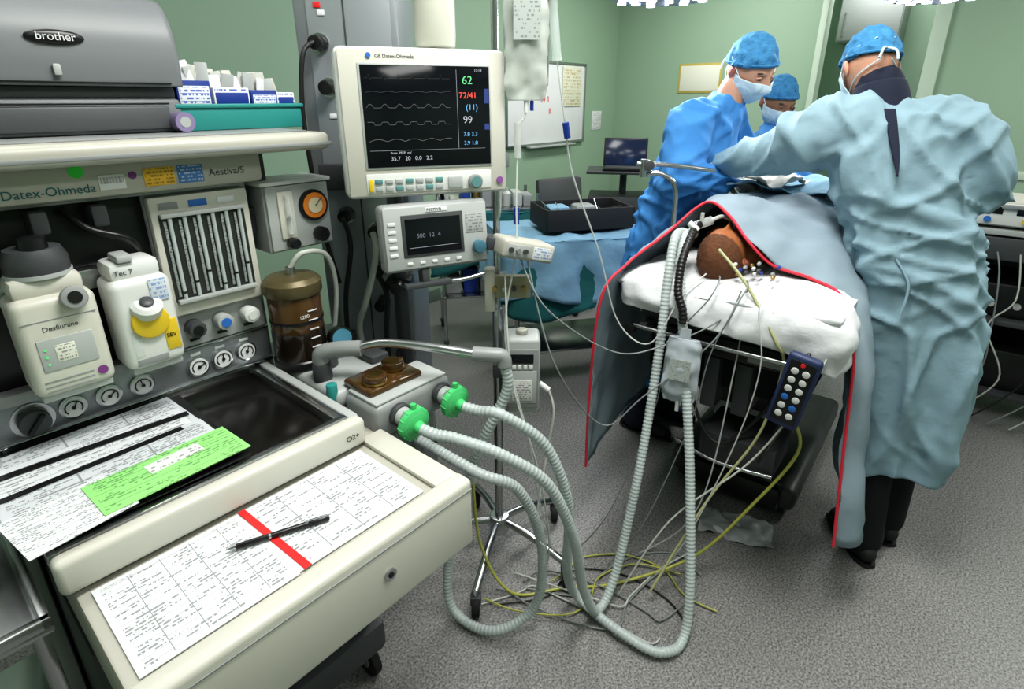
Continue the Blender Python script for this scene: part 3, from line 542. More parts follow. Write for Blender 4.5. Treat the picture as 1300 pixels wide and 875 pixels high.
g=G('iv_bottle',(IX-.15,IY-.02,0)); lathe(g,'bottle',[(.02,1.655),(.05,1.675),(.052,1.70),(.050,1.85),(.035,1.90),(.014,1.915),(.014,1.94)],(0,0,0),mat('milky_bottle',(.60,.60,.52),.35,alpha=.9)); cyl(g,'seal_cap',(0,0,1.64),(0,0,1.657),.016,lgrey); tube(g,'hanger',[(0,0,1.93),(.01,0,1.95),(0,0,1.965)],.002,steel)
g=G('drip_line'); 
cyl(g,'chamber',(.015,1.555,1.40),(.015,1.555,1.49),.010,clear2); tube(g,'line_top',[(.037,1.56,1.52),(.03,1.557,1.50),(.015,1.555,1.485)],.003,clear2)
tube(g,'line',[(.015,1.555,1.42),(.012,1.53,1.3),(.01,1.50,1.15),(-.02,1.48,.9),(.05,1.42,.6),(.10,1.45,.3),(.2,1.5,.02),(.5,1.6,.015),(.62,1.50,.3),(.66,1.49,.8),(.68,1.53,1.04)],.0026,clear2)
cyl(g,'blue_clamp',(.012,1.535,1.27),(.012,1.532,1.225),.008,dblue,n=12)
g=G('pressure_line'); cyl(g,'pressure_chamber',(.10,1.56,1.78),(.115,1.56,1.64),.012,glass); cyl(g,'cap',(.10,1.56,1.80),(.10,1.56,1.78),.014,white)
tube(g,'line_up',[(.09,1.56,1.93),(.095,1.56,1.85),(.10,1.56,1.8)],.003,clear2)
tube(g,'line',[(.115,1.56,1.64),(.14,1.57,1.5),(.17,1.6,1.35),(.26,1.62,1.12),(.33,1.62,.9),(.42,1.56,.85),(.5,1.56,1.0),(.58,1.6,1.06)],.0026,clear2); cyl(g,'blue_roller',(.143,1.574,1.49),(.150,1.578,1.45),.009,dblue,n=10)
g=G('infusion_pump',(.03,1.57,.63)); bx(g,'body',-.05,.055,-.05,.05,0,.25,lgrey,.012,seg=3); bx(g,'door',-.045,.05,-.056,-.048,.02,.22,grey,.005); bx(g,'door_inner',-.04,.045,-.0575,-.055,.04,.15,lgrey,.003); bx(g,'display',-.035,.035,-.0585,-.055,.175,.205,screenm,.002); bx(g,'label',-.03,.03,-.0595,-.057,.05,.12,print_mat('pump_label',(.65,.65,.62),(.06,.06,.06),9,.8,8,0,0,'z'),.0005); bx(g,'clamp',-.09,-.045,-.01,.05,.1,.15,dgrey,.005); cyl(g,'top_knob',(0,0,.25),(0,0,.265),.018,beige,bev=.004)
for k in range(4): bx(g,'key_%d'%k,-.03+.017*k,-.018+.017*k,-.0585,-.055,.155,.168,white,.001)
cyl(g,'side_socket',(.055,-.02,.09),(.085,-.03,.07),.009,white,n=14); tube(g,'sensor_cable',[(.085,-.03,.07),(.10,-.05,.0),(.08,-.06,-.15),(.05,-.1,-.4),(.08,-.1,-.6)],.004,cablew)
g=G('monitoring_module',(.035,1.52,1.13),25,0,14); bx(g,'body',-.09,.07,-.04,.05,.0,.052,beige,.01,seg=3); bx(g,'socket_panel',-.08,-.01,-.043,-.038,.008,.042,lgrey,.003); bx(g,'label',-.0,.06,-.043,-.039,.008,.042,print_mat('mod_label',(.65,.68,.7),(.03,.12,.4),4,.8,6,1,0,'z'),.0005); bx(g,'bracket',-.11,-.06,.02,.1,.005,.04,dgrey,.005)
for k in range(3): cyl(g,'socket_%d'%k,(-.07+.022*k,-.04,.026),(-.07+.022*k,-.050,.026),.007,(dgrey,grey,dgrey)[k],n=14)
# ------------------------------------------------------------------ operating table
TO=(.614,1.556,0); TR=-38.3
TM=Matrix.Translation(TO)@Matrix.Rotation(math.radians(TR),4,'Z')
def tw(x,y,z): return TM@V((x,y,z))
g=G('operating_table',TO,TR)
bx(g,'mattress_head',-.26,.26,.0,.42,.90,.965,rubber,.02,seg=3); bx(g,'mattress_body',-.27,.27,.43,1.25,.90,.965,rubber,.02,seg=3); bx(g,'mattress_legs',-.26,.26,1.26,1.95,.90,.965,rubber,.02,seg=3)
bx(g,'top_frame',-.25,.25,.03,1.93,.865,.90,dgrey,.006); bx(g,'head_plate',-.2,.2,.02,.4,.80,.865,black,.01); bx(g,'drive_box',-.18,.2,.22,.95,.62,.865,black,.02)
bx(g,'black_skirt',-.25,.26,.10,.9,.66,.90,blacktr,.02,seg=3)
for s in (-1,1): bx(g,'side_rail',s*.285-.006,s*.285+.006,.08,1.9,.868,.895,steel,.002)
for s in (-1,1):
    for y in (.15,.6,1.1,1.6): bx(g,'rail_post',min(s*.25,s*.282),max(s*.25,s*.282),y,y+.03,.872,.89,steel,.002)
tube(g,'head_rail',[(-.27,-.03,.86),(0,-.035,.86),(.27,-.03,.86)],.008,steel,10)
for s in (-1,1): bx(g,'head_rail_bracket',s*.22-.012,s*.22+.012,-.035,.08,.85,.875,dgrey,.004); cyl(g,'clamp_knob_%d'%s,(s*.26,-.05,.85),(s*.26,-.02,.85),.018,black,bev=.003)
bx(g,'column',-.13,.13,.55,.85,.1,.7,grey,.02); bx(g,'column_cover',-.17,.17,.52,.9,.38,.68,black,.02); bx(g,'base',-.25,.25,.44,1.35,.035,.14,dgrey,.03,seg=3); bx(g,'base_front_step',-.2,.2,.40,.46,.05,.15,black,.015)
for p in ((-.2,.5),(.2,.5),(-.2,1.25),(.2,1.25)): wheel(g,'caster',p,.035)
for i in range(3): bx(g,'actuator_%d'%i,-.14+.1*i,-.09+.1*i,.06,.3,.60,.78,dgrey,.006); 
tube(g,'strut_a',[(-.15,.1,.8),(-.15,.5,.4)],.014,dgrey,10); tube(g,'strut_b',[(.15,.1,.8),(.15,.5,.4)],.014,dgrey,10)
bx(g,'cross_box',-.02,.22,.05,.25,.42,.52,mat('underbox',(.04,.04,.045),.5),.01); tube(g,'pedal_rail',[(-.1,.06,.44),(.05,.03,.43),(.22,.04,.44)],.007,steel); tube(g,'under_cable',[(-.1,.1,.8),(-.05,.05,.6),(.05,.03,.5),(.15,.08,.62),(.2,.1,.8)],.006,cableb)
bx(g,'head_plug_plate',.1,.2,.01,.03,.815,.85,grey,.002)
g=G('head_pillow',TO,TR)
bm=bmesh.new(); bmesh.ops.create_cube(bm,size=1); bmesh.ops.subdivide_edges(bm,edges=bm.edges[:],cuts=20,use_grid_fill=True)
for v in bm.verts:
    x,y,z=v.co*2; rr=1-.18*(abs(z)**2)
    px=.325*x*rr; py=.20+.24*y*rr; pz_=1.005+.045*z*(1-.35*max(abs(x),abs(y))**4)
    if z>0: pz_-=.02*math.exp(-((px+.03)**2/.012+(py-.15)**2/.02))
    nn=noise.noise(V((px*9,py*9,z)))+.5*noise.noise(V((px*22,py*14,z+4))); v.co=V((px,py,pz_+.012*nn*(1 if z>0 else .3)))
smooth(bm,1); o=fin(g,'pillow',bm,sheet,ang=180)
surf(g,'sheet_overhang',[[(-.27,.14,1.035),(-.25,.05,1.035),(-.15,.03,1.035),(0,.02,1.035),(.15,.03,1.035),(.27,.05,1.035),(.285,.14,1.035)],
 [(-.31,.1,1.02),(-.29,-.015,1.02),(-.2,-.035,1.02),(0,-.04,1.015),(.2,-.035,1.01),(.32,-.02,1.01),(.335,.1,1.015)],[(-.32,.1,.98),(-.31,-.03,.975),(-.2,-.058,.97),(0,-.06,.96),(.2,-.058,.955),(.34,-.045,.95),(.355,.1,.95)],[(-.315,.1,.93),(-.30,-.025,.93),(-.2,-.05,.925),(0,-.055,.915),(.2,-.05,.895),(.335,-.035,.85),(.35,.1,.85)]],sheet,wr=.018,wf=11,thick=.004)
# drape
g=G('surgical_drape',TO,TR)
R0=[(-.36,-.10,.30),(-.35,-.12,.62),(-.325,-.125,.96),(-.29,-.03,1.06),(-.23,.11,1.14),(-.15,.21,1.235),(-.06,.165,1.215),(.025,.13,1.145),(.10,.14,1.085),(.2,.16,1.06),(.29,.16,1.02),(.35,.11,.9),(.385,.08,.6),(.42,.06,.27)]
R1=[(-.40,.06,.32),(-.38,.06,.65),(-.34,.06,.98),(-.31,.12,1.07),(-.24,.22,1.15),(-.15,.30,1.24),(-.04,.29,1.24),(.05,.27,1.205),(.13,.27,1.16),(.22,.27,1.11),(.32,.25,1.03),(.385,.20,.9),(.425,.17,.6),(.475,.15,.28)]
def rowat(y,zt,k=0): return [(-.42,y,.35),(-.40,y,.65),(-.345,y,.97),(-.30,y,1.06),(-.23,y,zt-.06),(-.15,y,zt),(-.05,y,zt+.01),(.05,y,zt+.01),(.12,y,zt),(.22,y,zt-.06),(.30,y,1.02),(.325+k,y,.85),(.33+k,y,.6),(.33+k,y,.33)]
surf(g,'sheet',[R0,R1,rowat(.50,1.22,0),rowat(.85,1.20),rowat(1.25,1.14),rowat(1.6,1.12),rowat(1.98,1.08)],drapem,ru=7,rv=9,thick=.003,wr=.022,wf=8)
P0=path(R0,8)
bm=bmesh.new(); sweep(bm,[p+V((0,-.003,0)) for p in P0],[(.0045,.0045)]*len(P0),8); fin(g,'red_edge',bm,draper)
bm=bmesh.new(); sweep(bm,path([R0[0],R1[0],(-.42,.50,.35)],6),.004,6); fin(g,'hem_left',bm,drapem)
g=G('surgical_towel',TO,TR)
surf(g,'towel',[[(-.2+.1*i,.55+.14*j,1.25+.012*math.sin(i*2+j)) for i in range(5)] for j in range(4)],bluecloth,wr=.02,wf=12)
surf(g,'swab',[[(-.14+.06*i,.56+.07*j,1.275+.02*math.sin(i*2.3+j*1.7)) for i in range(4)] for j in range(4)],mat('swab',(.7,.66,.62),.8),wr=.02,wf=20)
# ------------------------------------------------------------------ people
def headpos(d):
    x,y,z=d; w=.075; dep=.097; h=.118
    if z<0: w*=1-.30*(-z)**1.6; dep*=1-.10*(-z)
    p=V((x*w,y*dep,z*h))
    if y<0:
        p.y+= -.024*math.exp(-((x/.13)**2+((z+.22)/.17)**2)) -.010*math.exp(-((x/.10)**2+((z-.02)/.25)**2))
        for e in (-.36,.36):
            p.y+=.011*math.exp(-(((x-e)/.17)**2+((z-.04)/.12)**2)); p.y-=.005*math.exp(-(((x-e)/.2)**2+((z-.22)/.07)**2))
            p.y-=.004*math.exp(-(((x-e*1.1)/.2)**2+((z+.25)/.15)**2))
        p.y-=.012*math.exp(-((x/.3)**2+((z+.85)/.2)**2)); p.y-=.006*math.exp(-((x/.24)**2+((z+.52)/.09)**2))
    else: p.y+=.008*math.exp(-((z-.1)/.5)**2)
    return p
def shell(P,name,keep,off,m,sub=5,wr=0,wf=60,thick=.0):
    bm=bmesh.new(); bmesh.ops.create_icosphere(bm,subdivisions=sub,radius=1)
    for v in bm.verts:
        d=v.co.normalized(); p=headpos(d); o=off(d) if callable(off) else off
        v.co=p+d*(o+wr*noise.noise(p*wf))
    if keep:
        rem=[v for v in bm.verts if not keep(v.co.normalized())]
        bmesh.ops.delete(bm,geom=rem,context='VERTS')
    o=fin(P,name,bm,m,ang=180)
    if thick: s=o.modifiers.new('s','SOLIDIFY'); s.thickness=thick; s.offset=0
    return o
def head(par,loc,rz,rx,ry,sk,cap=None,mask=None,hair=None,closed=False,sc=1.0):
    h=G('head',loc,rz,rx,ry,par); h.scale=(sc,)*3
    shell(h,'skull_and_face',None,0,sk,6)
    for s in (-1,1):
        e=headpos(V((s*.36,-.93,.04)).normalized())
        ell(h,'eye_%d'%s,e+V((0,.006,0)),(.013,.011,.010),sk if closed else eyew,u=16,v=10)
        if not closed: ell(h,'iris_%d'%s,e+V((0,-.0035,-.003)),(.0055,.003,.0055),iris,u=12,v=8); tube(h,'eyelid_%d'%s,[e+V((-.014,.002,.0)),e+V((0,-.007,.0045)),e+V((.014,.002,.0))],.0042,sk,6)
        tube(h,'eyebrow_%d'%s,[e+V((s*-.014,-.006,.018)),e+V((0,-.009,.023)),e+V((s*.018,.002,.019))],.0028,hairm,6)
        ell(h,'ear_%d'%s,(s*.078,.012,-.005),(.008,.018,.031),sk,rot=(10,0,s*-18)); ell(h,'ear_inner_%d'%s,(s*.084,.010,-.005),(.005,.011,.02),lipm,rot=(10,0,s*-18))
    for zz,dz in ((-.475,.0),(-.56,0)):
        e=headpos(V((0,-.85,zz)).normalized()); tube(h,'lip',[e+V((-.024,.008,0)),e+V((0,-.001,.001)),e+V((.024,.008,0))],.0045,lipm,8)
    if cap:
        shell(h,'surgical_cap',lambda d:d.z>.20-.30*d.y,lambda d:.009+.012*max(0,d.z)*max(0,.6+d.y),cap,6,.010,40,.002)
        bm=bmesh.new(); pts=[]
        for k in range(41):
            a=2*math.pi*k/40; d=V((math.cos(a),math.sin(a),0)); d.z=.20-.30*d.y+.03; d.normalize(); pts.append(headpos(d)+d*.011)
        sweep(bm,pts,.0045,8); fin(h,'cap_band',bm,cap)
        tube(h,'cap_tie_a',[(0,.115,0),(.02,.135,-.015),(.035,.135,-.05)],.004,maskm,6); tube(h,'cap_tie_b',[(0,.115,0),(-.02,.13,-.02),(-.02,.135,-.055)],.004,maskm,6)
    if mask:
        shell(h,'face_mask',lambda d:d.y<-.12 and -.93<d.z<-.05,lambda d:.010+.006*math.exp(-((d.z+.5)/.3)**2),mask,6,.003,60,.002)
        for s in (-1,1):
            tube(h,'mask_tie_top_%d'%s,[headpos(V((s*.9,-.3,-.1)).normalized())*1.12,headpos(V((s*.95,.25,.25)).normalized())*1.15,headpos(V((s*.3,.95,.3)).normalized())*1.17],.0022,maskm,6)
            tube(h,'mask_tie_low_%d'%s,[headpos(V((s*.7,-.5,-.6)).normalized())*1.12,headpos(V((s*.75,.4,-.4)).normalized())*1.1,headpos(V((s*.2,.95,-.25)).normalized())*1.14],.0022,maskm,6)
    if hair: shell(h,'hair',lambda d:d.z>.32-.45*d.y,.004,hair,6,.002,90,.001)
    return h
def hand(par,name,wrist,dirv,back,m,curl=.7,side=1,sc=1.0):
    f=V(dirv).normalized(); b=V(back); b=(b-f*b.dot(f)).normalized(); x=f.cross(b)*side
    def L(p): return V(wrist)+(x*p[0]+f*p[1]+b*p[2])*sc
    bm=bmesh.new()
    limb(bm,[L((0,-.03,0)),L((0,.0,0)),L((0,.04,0)),L((0,.085,-.004))],[(.024*sc,.018*sc),(.026*sc,.018*sc),(.038*sc,.016*sc),(.040*sc,.013*sc)],16,4,up=b)
    for i,(fx,ln) in enumerate(((-.031,.072),(-.0105,.082),(.0105,.076),(.030,.058))):
        p=V((fx,.082,-.002)); pts=[V((fx*.9,.05,0)),p]; a=0
        for s_,l in enumerate((.45,.32,.23)):
            a+=curl*(.55,.8,.6)[s_]+.06*i; p=p+V((fx*.06,math.cos(a)*ln*l,-math.sin(a)*ln*l)); pts.append(p)
        limb(bm,[L(q) for q in pts],[.009*sc,.0095*sc,.0088*sc,.008*sc,.0068*sc],10,3)
    t=[V((-.02,.015,-.004)),V((-.045,.04,-.014)),V((-.05,.068,-.028)),V((-.04,.09,-.038))]
    limb(bm,[L(q) for q in t],[.013*sc,.012*sc,.0105*sc,.008*sc],10,3)
    bm=remesh(bm,.0035); smooth(bm,2); return fin(par,name,bm,m,ang=180)
def gown(par,rings,yaw,arms,m,vox=.010,amp=.016,fold=.02,name='gown'):
    bm=bmesh.new(); K=[V((r[0],r[1],r[2])) for r in rings]; c=path(K,6)
    RR=lerpr([(r[3],r[4]) for r in rings],len(c),6); n=72; prev=None; N=len(c); cy_,sy_=math.cos(math.radians(yaw)),math.sin(math.radians(yaw))
    for i,p in enumerate(c):
        t=1-i/(N-1); ring=[]
        for k in range(n):
            a=2*math.pi*k/n
            f=fold*(t**.8)*(math.sin(5*a+1.3+1.6*t)+.7*math.sin(9*a+2.5*t+.4)+.35*math.sin(15*a+3*t))*.8
            lx=(RR[i][0]+f)*math.cos(a); ly=(RR[i][1]+f)*math.sin(a)
            ring.append(bm.verts.new(p+V((lx*cy_-ly*sy_,lx*sy_+ly*cy_,(.012*math.sin(3*a+1) if i==0 else 0)))))
        if prev:
            for k in range(n): bm.faces.new((prev[k],prev[(k+1)%n],ring[(k+1)%n],ring[k]))
        else: bm.faces.new(ring)
        prev=ring
    bm.faces.new(prev)
    for pts,rad in arms: limb(bm,pts,rad,20,8)
    bmesh.ops.recalc_face_normals(bm,faces=bm.faces)
    bm=remesh(bm,vox); smooth(bm,4); bm.normal_update()
    def rg(q,w=3.2): return max(0,1-abs(noise.noise(q))*w)**1.5
    for v in bm.verts:
        p=v.co; w=V((noise.noise(p*2.5+V((9,0,0))),noise.noise(p*2.5+V((0,9,0))),noise.noise(p*2.5+V((0,0,9)))))*.10; s=p+w
        # long soft tension folds: diagonal across the back, vertical towards the hem
        up=min(1,max(0,(p.z-.9)/.4))
        h1=rg(V((s.x*4.5+s.z*(1.0+3.0*up),s.y*4.5,s.z*1.0)),4.2)
        h2=rg(V((s.x*6.0-s.z*(.5+3.5*up),s.y*6.0+3,s.z*1.4+7)),4.2)
        h3=rg(V((s.x*12+s.z*5,s.y*12,s.z*6+5)),3.6)
        v.co=p+v.normal*(amp*(h1+.8*h2-.5)+amp*.28*(h3-.3))
    smooth(bm,1)
    return fin(par,name,bm,m,ang=180)
def legs(par,hipc,ax,feet,m,toe,kbend=0):
    bm=bmesh.new()
    for s,ft in zip((-1,1),feet):
        h=V(hipc)+V(ax)*.06*s; f=V(ft); k=(h+f)/2+V(toe)*kbend
        limb(bm,[h,h.lerp(k,.5),k,k.lerp(f,.5),f+V((0,0,.07))],[.08,.075,.068,.070,.070],16,5)
    bm=remesh(bm,.014); smooth(bm,3); fin(par,'trousers',bm,m,ang=180)
    for i,ft in enumerate(feet):
        f=V(ft); t=V(toe).normalized(); bm=bmesh.new()
        limb(bm,[f-t*.05+V((0,0,.042)),f+V((0,0,.05)),f+t*.08+V((0,0,.042)),f+t*.16+V((0,0,.033))],[(.032,.034),(.038,.042),(.042,.035),(.034,.026)],16,5,up=(0,0,1))
        for v in bm.verts: v.co.z=max(v.co.z,.012)
        fin(par,'shoe_%d'%i,bm,rubber,ang=60); 
        bm=bmesh.new(); sweep(bm,[f-t*.08+V((0,0,.008)),f-t*.05+V((0,0,.008)),f+t*.08+V((0,0,.008)),f+t*.19+V((0,0,.008))],[(.02,.008),(.036,.008),(.046,.008),(.025,.008)],14,up=(0,0,1)); fin(par,'sole_%d'%i,bm,black)
S=G('surgeon')
legs(S,(1.27,1.64,.84),(1,0,0),((1.26,1.60,0),(1.40,1.70,0)),blacktr,(.05,1,0))
gown(S,[(1.325,1.63,.37,.155,.155),(1.32,1.63,.55,.168,.157),(1.30,1.635,.78,.178,.162),(1.265,1.645,.98,.182,.157),(1.205,1.67,1.18,.192,.15),(1.145,1.70,1.36,.20,.135),(1.115,1.725,1.48,.165,.11),(1.095,1.745,1.545,.085,.075),(1.085,1.76,1.575,.055,.055)],2,
  [([(1.0,1.72,1.475),(.95,1.78,1.455),(.90,1.92,1.39),(.84,2.05,1.35),(.79,2.15,1.33)],[.098,.100,.092,.072,.045]),
   ([(1.23,1.72,1.475),(1.31,1.69,1.43),(1.375,1.67,1.315),(1.34,1.82,1.26),(1.26,1.98,1.24)],[.098,.10,.090,.070,.048])],gown_g,amp=.020)
tube(S,'gown_tie',[(1.1,1.55,1.12),(1.13,1.515,1.05),(1.12,1.505,.95)],.004,gown_g,6)
bm=bmesh.new(); limb(bm,[(1.09,1.755,1.48),(1.085,1.775,1.56),(1.078,1.80,1.61)],[.062,.058,.058],16,4); fin(S,'neck',bm,skin,ang=180)
bm=bmesh.new(); limb(bm,[(1.09,1.75,1.50),(1.085,1.765,1.555),(1.083,1.775,1.585)],[.082,.074,.066],20,4); fin(S,'scrub_collar',bm,navy,ang=180)
surf(S,'gown_opening',[[(1.035,1.655,1.52),(1.04,1.592,1.42),(1.05,1.556,1.35)],[(1.062,1.645,1.52),(1.058,1.587,1.42),(1.053,1.553,1.35)]],navy,thick=.008)
head(S,(1.075,1.83,1.635),172,30,0,skin,capb,maskm,hairm,sc=.88)
hand(S,'left_hand',(.785,2.165,1.325),(-.2,1,-.5),(-.3,.2,1),glove,.7,-1); hand(S,'right_hand',(1.24,2.0,1.235),(-.8,.6,-.2),(0,.2,1),glove,.7,1)
S=G('surgeon')
ax=(.62,.785,0)
legs(S,(.69,2.47,.86),ax,((.62,2.42,0),(.78,2.56,0)),navy,(.785,-.62,0))
gown(S,[(.70,2.49,.32,.20,.17),(.70,2.485,.6,.20,.165),(.70,2.475,.9,.195,.155),(.73,2.45,1.12,.19,.14),(.77,2.42,1.32,.20,.13),(.81,2.395,1.47,.175,.11),(.845,2.375,1.54,.085,.075),(.86,2.37,1.57,.055,.055)],51.7,
  [([(.73,2.30,1.47),(.68,2.24,1.42),(.625,2.155,1.27),(.70,2.14,1.27),(.82,2.17,1.265)],[.088,.088,.072,.06,.042]),
   ([(.90,2.50,1.46),(.955,2.53,1.40),(1.02,2.50,1.25),(1.0,2.40,1.26),(.965,2.32,1.27)],[.085,.082,.068,.058,.042])],gown_b,amp=.020)
bm=bmesh.new(); limb(bm,[(.85,2.375,1.50),(.868,2.365,1.57),(.89,2.36,1.61)],[.058,.055,.055],16,4); fin(S,'neck',bm,skin,ang=180)
head(S,(.922,2.345,1.655),24,28,-6,skin,capb,maskm,None,sc=.97)
hand(S,'right_hand',(.84,2.178,1.262),(.8,.25,-.35),(-.1,0,1),glove,.75,1); hand(S,'left_hand',(.958,2.30,1.268),(-.2,-1,-.3),(0,-.2,1),glove,.75,-1)
S=G('surgical_assistant')
legs(S,(1.42,3.12,.84),(.62,.785,0),((1.35,3.05,0),(1.5,3.2,0)),navy,(.785,-.62,0))
gown(S,[(1.42,3.12,.32,.19,.16),(1.42,3.12,.7,.19,.155),(1.42,3.11,1.0,.18,.145),(1.41,3.1,1.22,.19,.135),(1.395,3.095,1.35,.16,.10),(1.385,3.085,1.41,.08,.07),(1.38,3.08,1.44,.05,.05)],51.7,
  [([(1.32,2.99,1.35),(1.27,2.93,1.27),(1.25,2.87,1.13),(1.37,2.78,1.18)],[.08,.075,.065,.045]),([(1.50,3.21,1.35),(1.56,3.23,1.27),(1.58,3.13,1.13),(1.55,3.0,1.15)],[.08,.075,.065,.045])],gown_b)
bm=bmesh.new(); limb(bm,[(1.385,3.085,1.39),(1.38,3.07,1.48)],[.055,.052],16,4); fin(S,'neck',bm,skin3,ang=180)
head(S,(1.36,3.05,1.535),10,24,0,skin3,capb,maskm,hairm,sc=.97)
hand(S,'right_hand',(1.39,2.77,1.185),(.9,-.3,-.2),(0,0,1),glove,.7,1); hand(S,'left_hand',(1.54,2.97,1.15),(-.3,-.9,-.2),(0,0,1),glove,.7,-1)
S=G('patient',TO,TR)
bm=bmesh.new()
limb(bm,[(-.02,.24,1.075),(-.01,.33,1.07),(0,.42,1.07),(0,.65,1.07),(0,.85,1.06),(0,1.0,1.055)],[(.055,.055),(.07,.06),(.17,.085),(.16,.095),(.15,.085),(.165,.085)],20,5,up=(0,0,1))
for s in (-1,1):
    limb(bm,[(s*.09,1.0,1.05),(s*.10,1.2,1.05),(s*.10,1.42,1.045),(s*.10,1.62,1.03),(s*.10,1.82,1.02)],[.085,.078,.058,.055,.04],14,4)
    limb(bm,[(s*.16,.43,1.07),(s*.205,.62,1.04),(s*.215,.75,1.02),(s*.20,.98,1.02)],[.055,.047,.04,.03],12,4)
    limb(bm,[(s*.10,1.83,1.01),(s*.11,1.85,1.06),(s*.12,1.86,1.09)],[.035,.032,.024],10,3)
bm=remesh(bm,.012); smooth(bm,3); fin(S,'body',bm,skin2,ang=180)
head(S,(-.055,.150,1.085),180,-82,0,skin2,None,None,hairp,closed=True,sc=.90)
for s in (-1,1): hand(S,'hand_%d'%s,(s*.20,1.0,1.02),(0,1,0),(0,0,1),skin2,.3,s)
g=G('airway_tube',TO,TR)
tube(g,'ett',[(-.055,.22,1.16),(-.06,.20,1.19),(-.08,.17,1.205),(-.10,.14,1.195)],.006,clear2)
cyl(g,'y_piece',(-.10,.14,1.195),(-.145,.09,1.175),.014,glass); cyl(g,'sample_port',(-.12,.11,1.195),(-.12,.11,1.22),.006,cablew); cyl(g,'tap',(-.11,.06,1.175),(-.14,.06,1.195),.009,white)
hose('catheter_mount',[tw(-.125,.10,1.185),tw(-.12,.04,1.165),tw(-.115,-.03,1.10),tw(-.10,-.075,1.02),tw(-.075,-.09,.97),tw(-.065,-.10,.93)],.013,black,.012,)
g=G('patient_monitor_leads',TO,TR)
for i,(a,b_) in enumerate(((-.02,-.10),(.06,.02),(.12,.16))):
    tube(g,'monitor_lead_%d'%i,[(a,.03,1.055),(a+.02,-.03,1.06),(a+.01,-.075,1.01),(b_,-.085,.85),(b_-.03,-.10,.6),(b_-.12,-.16,.22),(b_-.22,-.2,.012)],.0022,(cableg,cableg,clear2)[i],6)
for i in range(14): ell(g,'connector_%d'%i,(random.uniform(.01,.13),random.uniform(.03,.12),1.058+.003*i),(.006,.012,.006),(white,brass,dblue,grey,dgrey)[i%5],u=10,v=8)
g=G('table_hand_control',tw(.235,-.082,.70),TR,4,9)
dn=mat('navy_rubber',(.02,.035,.10),.5)
bx(g,'case',-.042,.042,-.015,.012,0,.23,dn,.014,seg=4); bx(g,'face',-.032,.032,-.0175,-.013,.02,.215,black,.004)
for i in range(6):
    for s in (-1,1): cyl(g,'button_%d_%d'%(i,s),(s*.014,-.017,.045+.028*i),(s*.014,-.0205,.045+.028*i),.0095,(white,white,white,bluel,white)[(i*2+s)%5],n=16,bev=.001)
cyl(g,'top_button',(0,-.017,.207),(0,-.02,.207),.006,red,n=12); tube(g,'hook',[(0,.012,.2),(0,.03,.22),(0,.035,.17)],.005,black)
tube(g,'coiled_cord',[(0,0,0),(-.01,.01,-.1),(-.02,.06,-.2),(.0,.16,-.1),(0,.22,.0)],.004,cableb)
bag('drainage_bag',*tw(-.045,-.125,0)[:2],.69,.90,.10,TR+10,mat('drain_bag_film',(.55,.60,.65),.3,alpha=.75,var=.2,vscale=20))
g=G('screen_bar'); tube(g,'rod',[(.44,2.02,1.335),(.56,2.02,1.33),(.72,2.03,1.31)],.008,steel,10); cyl(g,'clamp',(.48,2.0,1.33),(.48,2.04,1.33),.018,dgrey,bev=.003); tube(g,'post',[(.48,2.02,1.30),(.53,2.01,1.30),(.575,2.0,1.26),(.58,1.99,1.16),(.575,1.985,.90)],.009,steel,10); cyl(g,'rod_clamp',(.465,2.02,1.29),(.465,2.02,1.35),.014,steel)
# ------------------------------------------------------------------ surgical lights
for i,(x,y,z,r) in enumerate(((.66,2.78,1.962,.22),(1.88,2.80,1.972,.20))):
    g=G('surgical_light',(x,y,z))
    lathe(g,'dome',[(r,0),(r*1.02,.02),(r*.95,.07),(r*.5,.12),(.05,.14)],(0,0,0),white,n=40); lathe(g,'lens_plate',[(r*.95,-.004),(r*.95,.002)],(0,0,0),lgrey,n=40)
    for k in range(24):
        a=k*2.4; q=r*.9*math.sqrt((k+.5)/24); cyl(g,'led_%d'%k,(q*math.cos(a),q*math.sin(a),-.01),(q*math.cos(a),q*math.sin(a),-.003),.02,E('led_violet_white',(.7,.75,1),4),n=14)
    cyl(g,'grip',(0,0,-.03),(0,0,0),.014,lgrey); tube(g,'arm',[(0,0,.13),(.0,.05,.3),(.1,.3,.5),(.3,.5,.75),(.3,.5,H-z)],.025,white,12)
    L=bpy.data.lights.new('surgical_spot','SPOT'); L.energy=(66,45)[i]; L.spot_size=math.radians(75); L.spot_blend=.5; L.shadow_soft_size=.12; L.color=(.95,.97,1)
    lo=bpy.data.objects.new('beam',L); C.scene.collection.objects.link(lo); lo.parent=g; lo.location=(0,0,-.05)
    d=V((.95,2.2,1.3))-V((x,y,z)); lo.rotation_euler=d.to_track_quat('-Z','Y').to_euler()
# ------------------------------------------------------------------ instrument table & background
g=G('instrument_table',(.30,3.00,0),14)
bx(g,'top',-.36,.36,-.24,.24,.85,.87,steel,.003)
for p in ((-.33,-.2),(.33,-.2),(-.33,.2),(.33,.2)): cyl(g,'leg',(p[0],p[1],.06),(p[0],p[1],.85),.013,steel); wheel(g,'caster',p,.035)
bx(g,'lower_shelf',-.33,.33,-.2,.2,.25,.265,steel,.003)
def cloth(P,nm,x,y,zt,zb,m,seed=0,wr=.02):
    rows=[]
    for j,(s,z) in enumerate(((.0,zt),(.6,zt+.001),(.97,zt),(1.02,zt-.02),(1.04,(zt+zb)/2),(1.09,zb))):
        row=[]
        for k in range(33):
            a=2*math.pi*k/32; c_,s_=math.cos(a),math.sin(a); q=max(abs(c_),abs(s_)); px,py=c_/q*x*s,s_/q*y*s
            if j>=4: w=1+.06*math.sin(9*a+seed); px*=w; py*=w
            row.append((px,py,z+(.035*math.sin(5*a+seed) if j==5 else 0)))
        rows.append(row)
    return surf(P,nm,rows,m,ru=3,rv=5,wr=wr,wf=9)
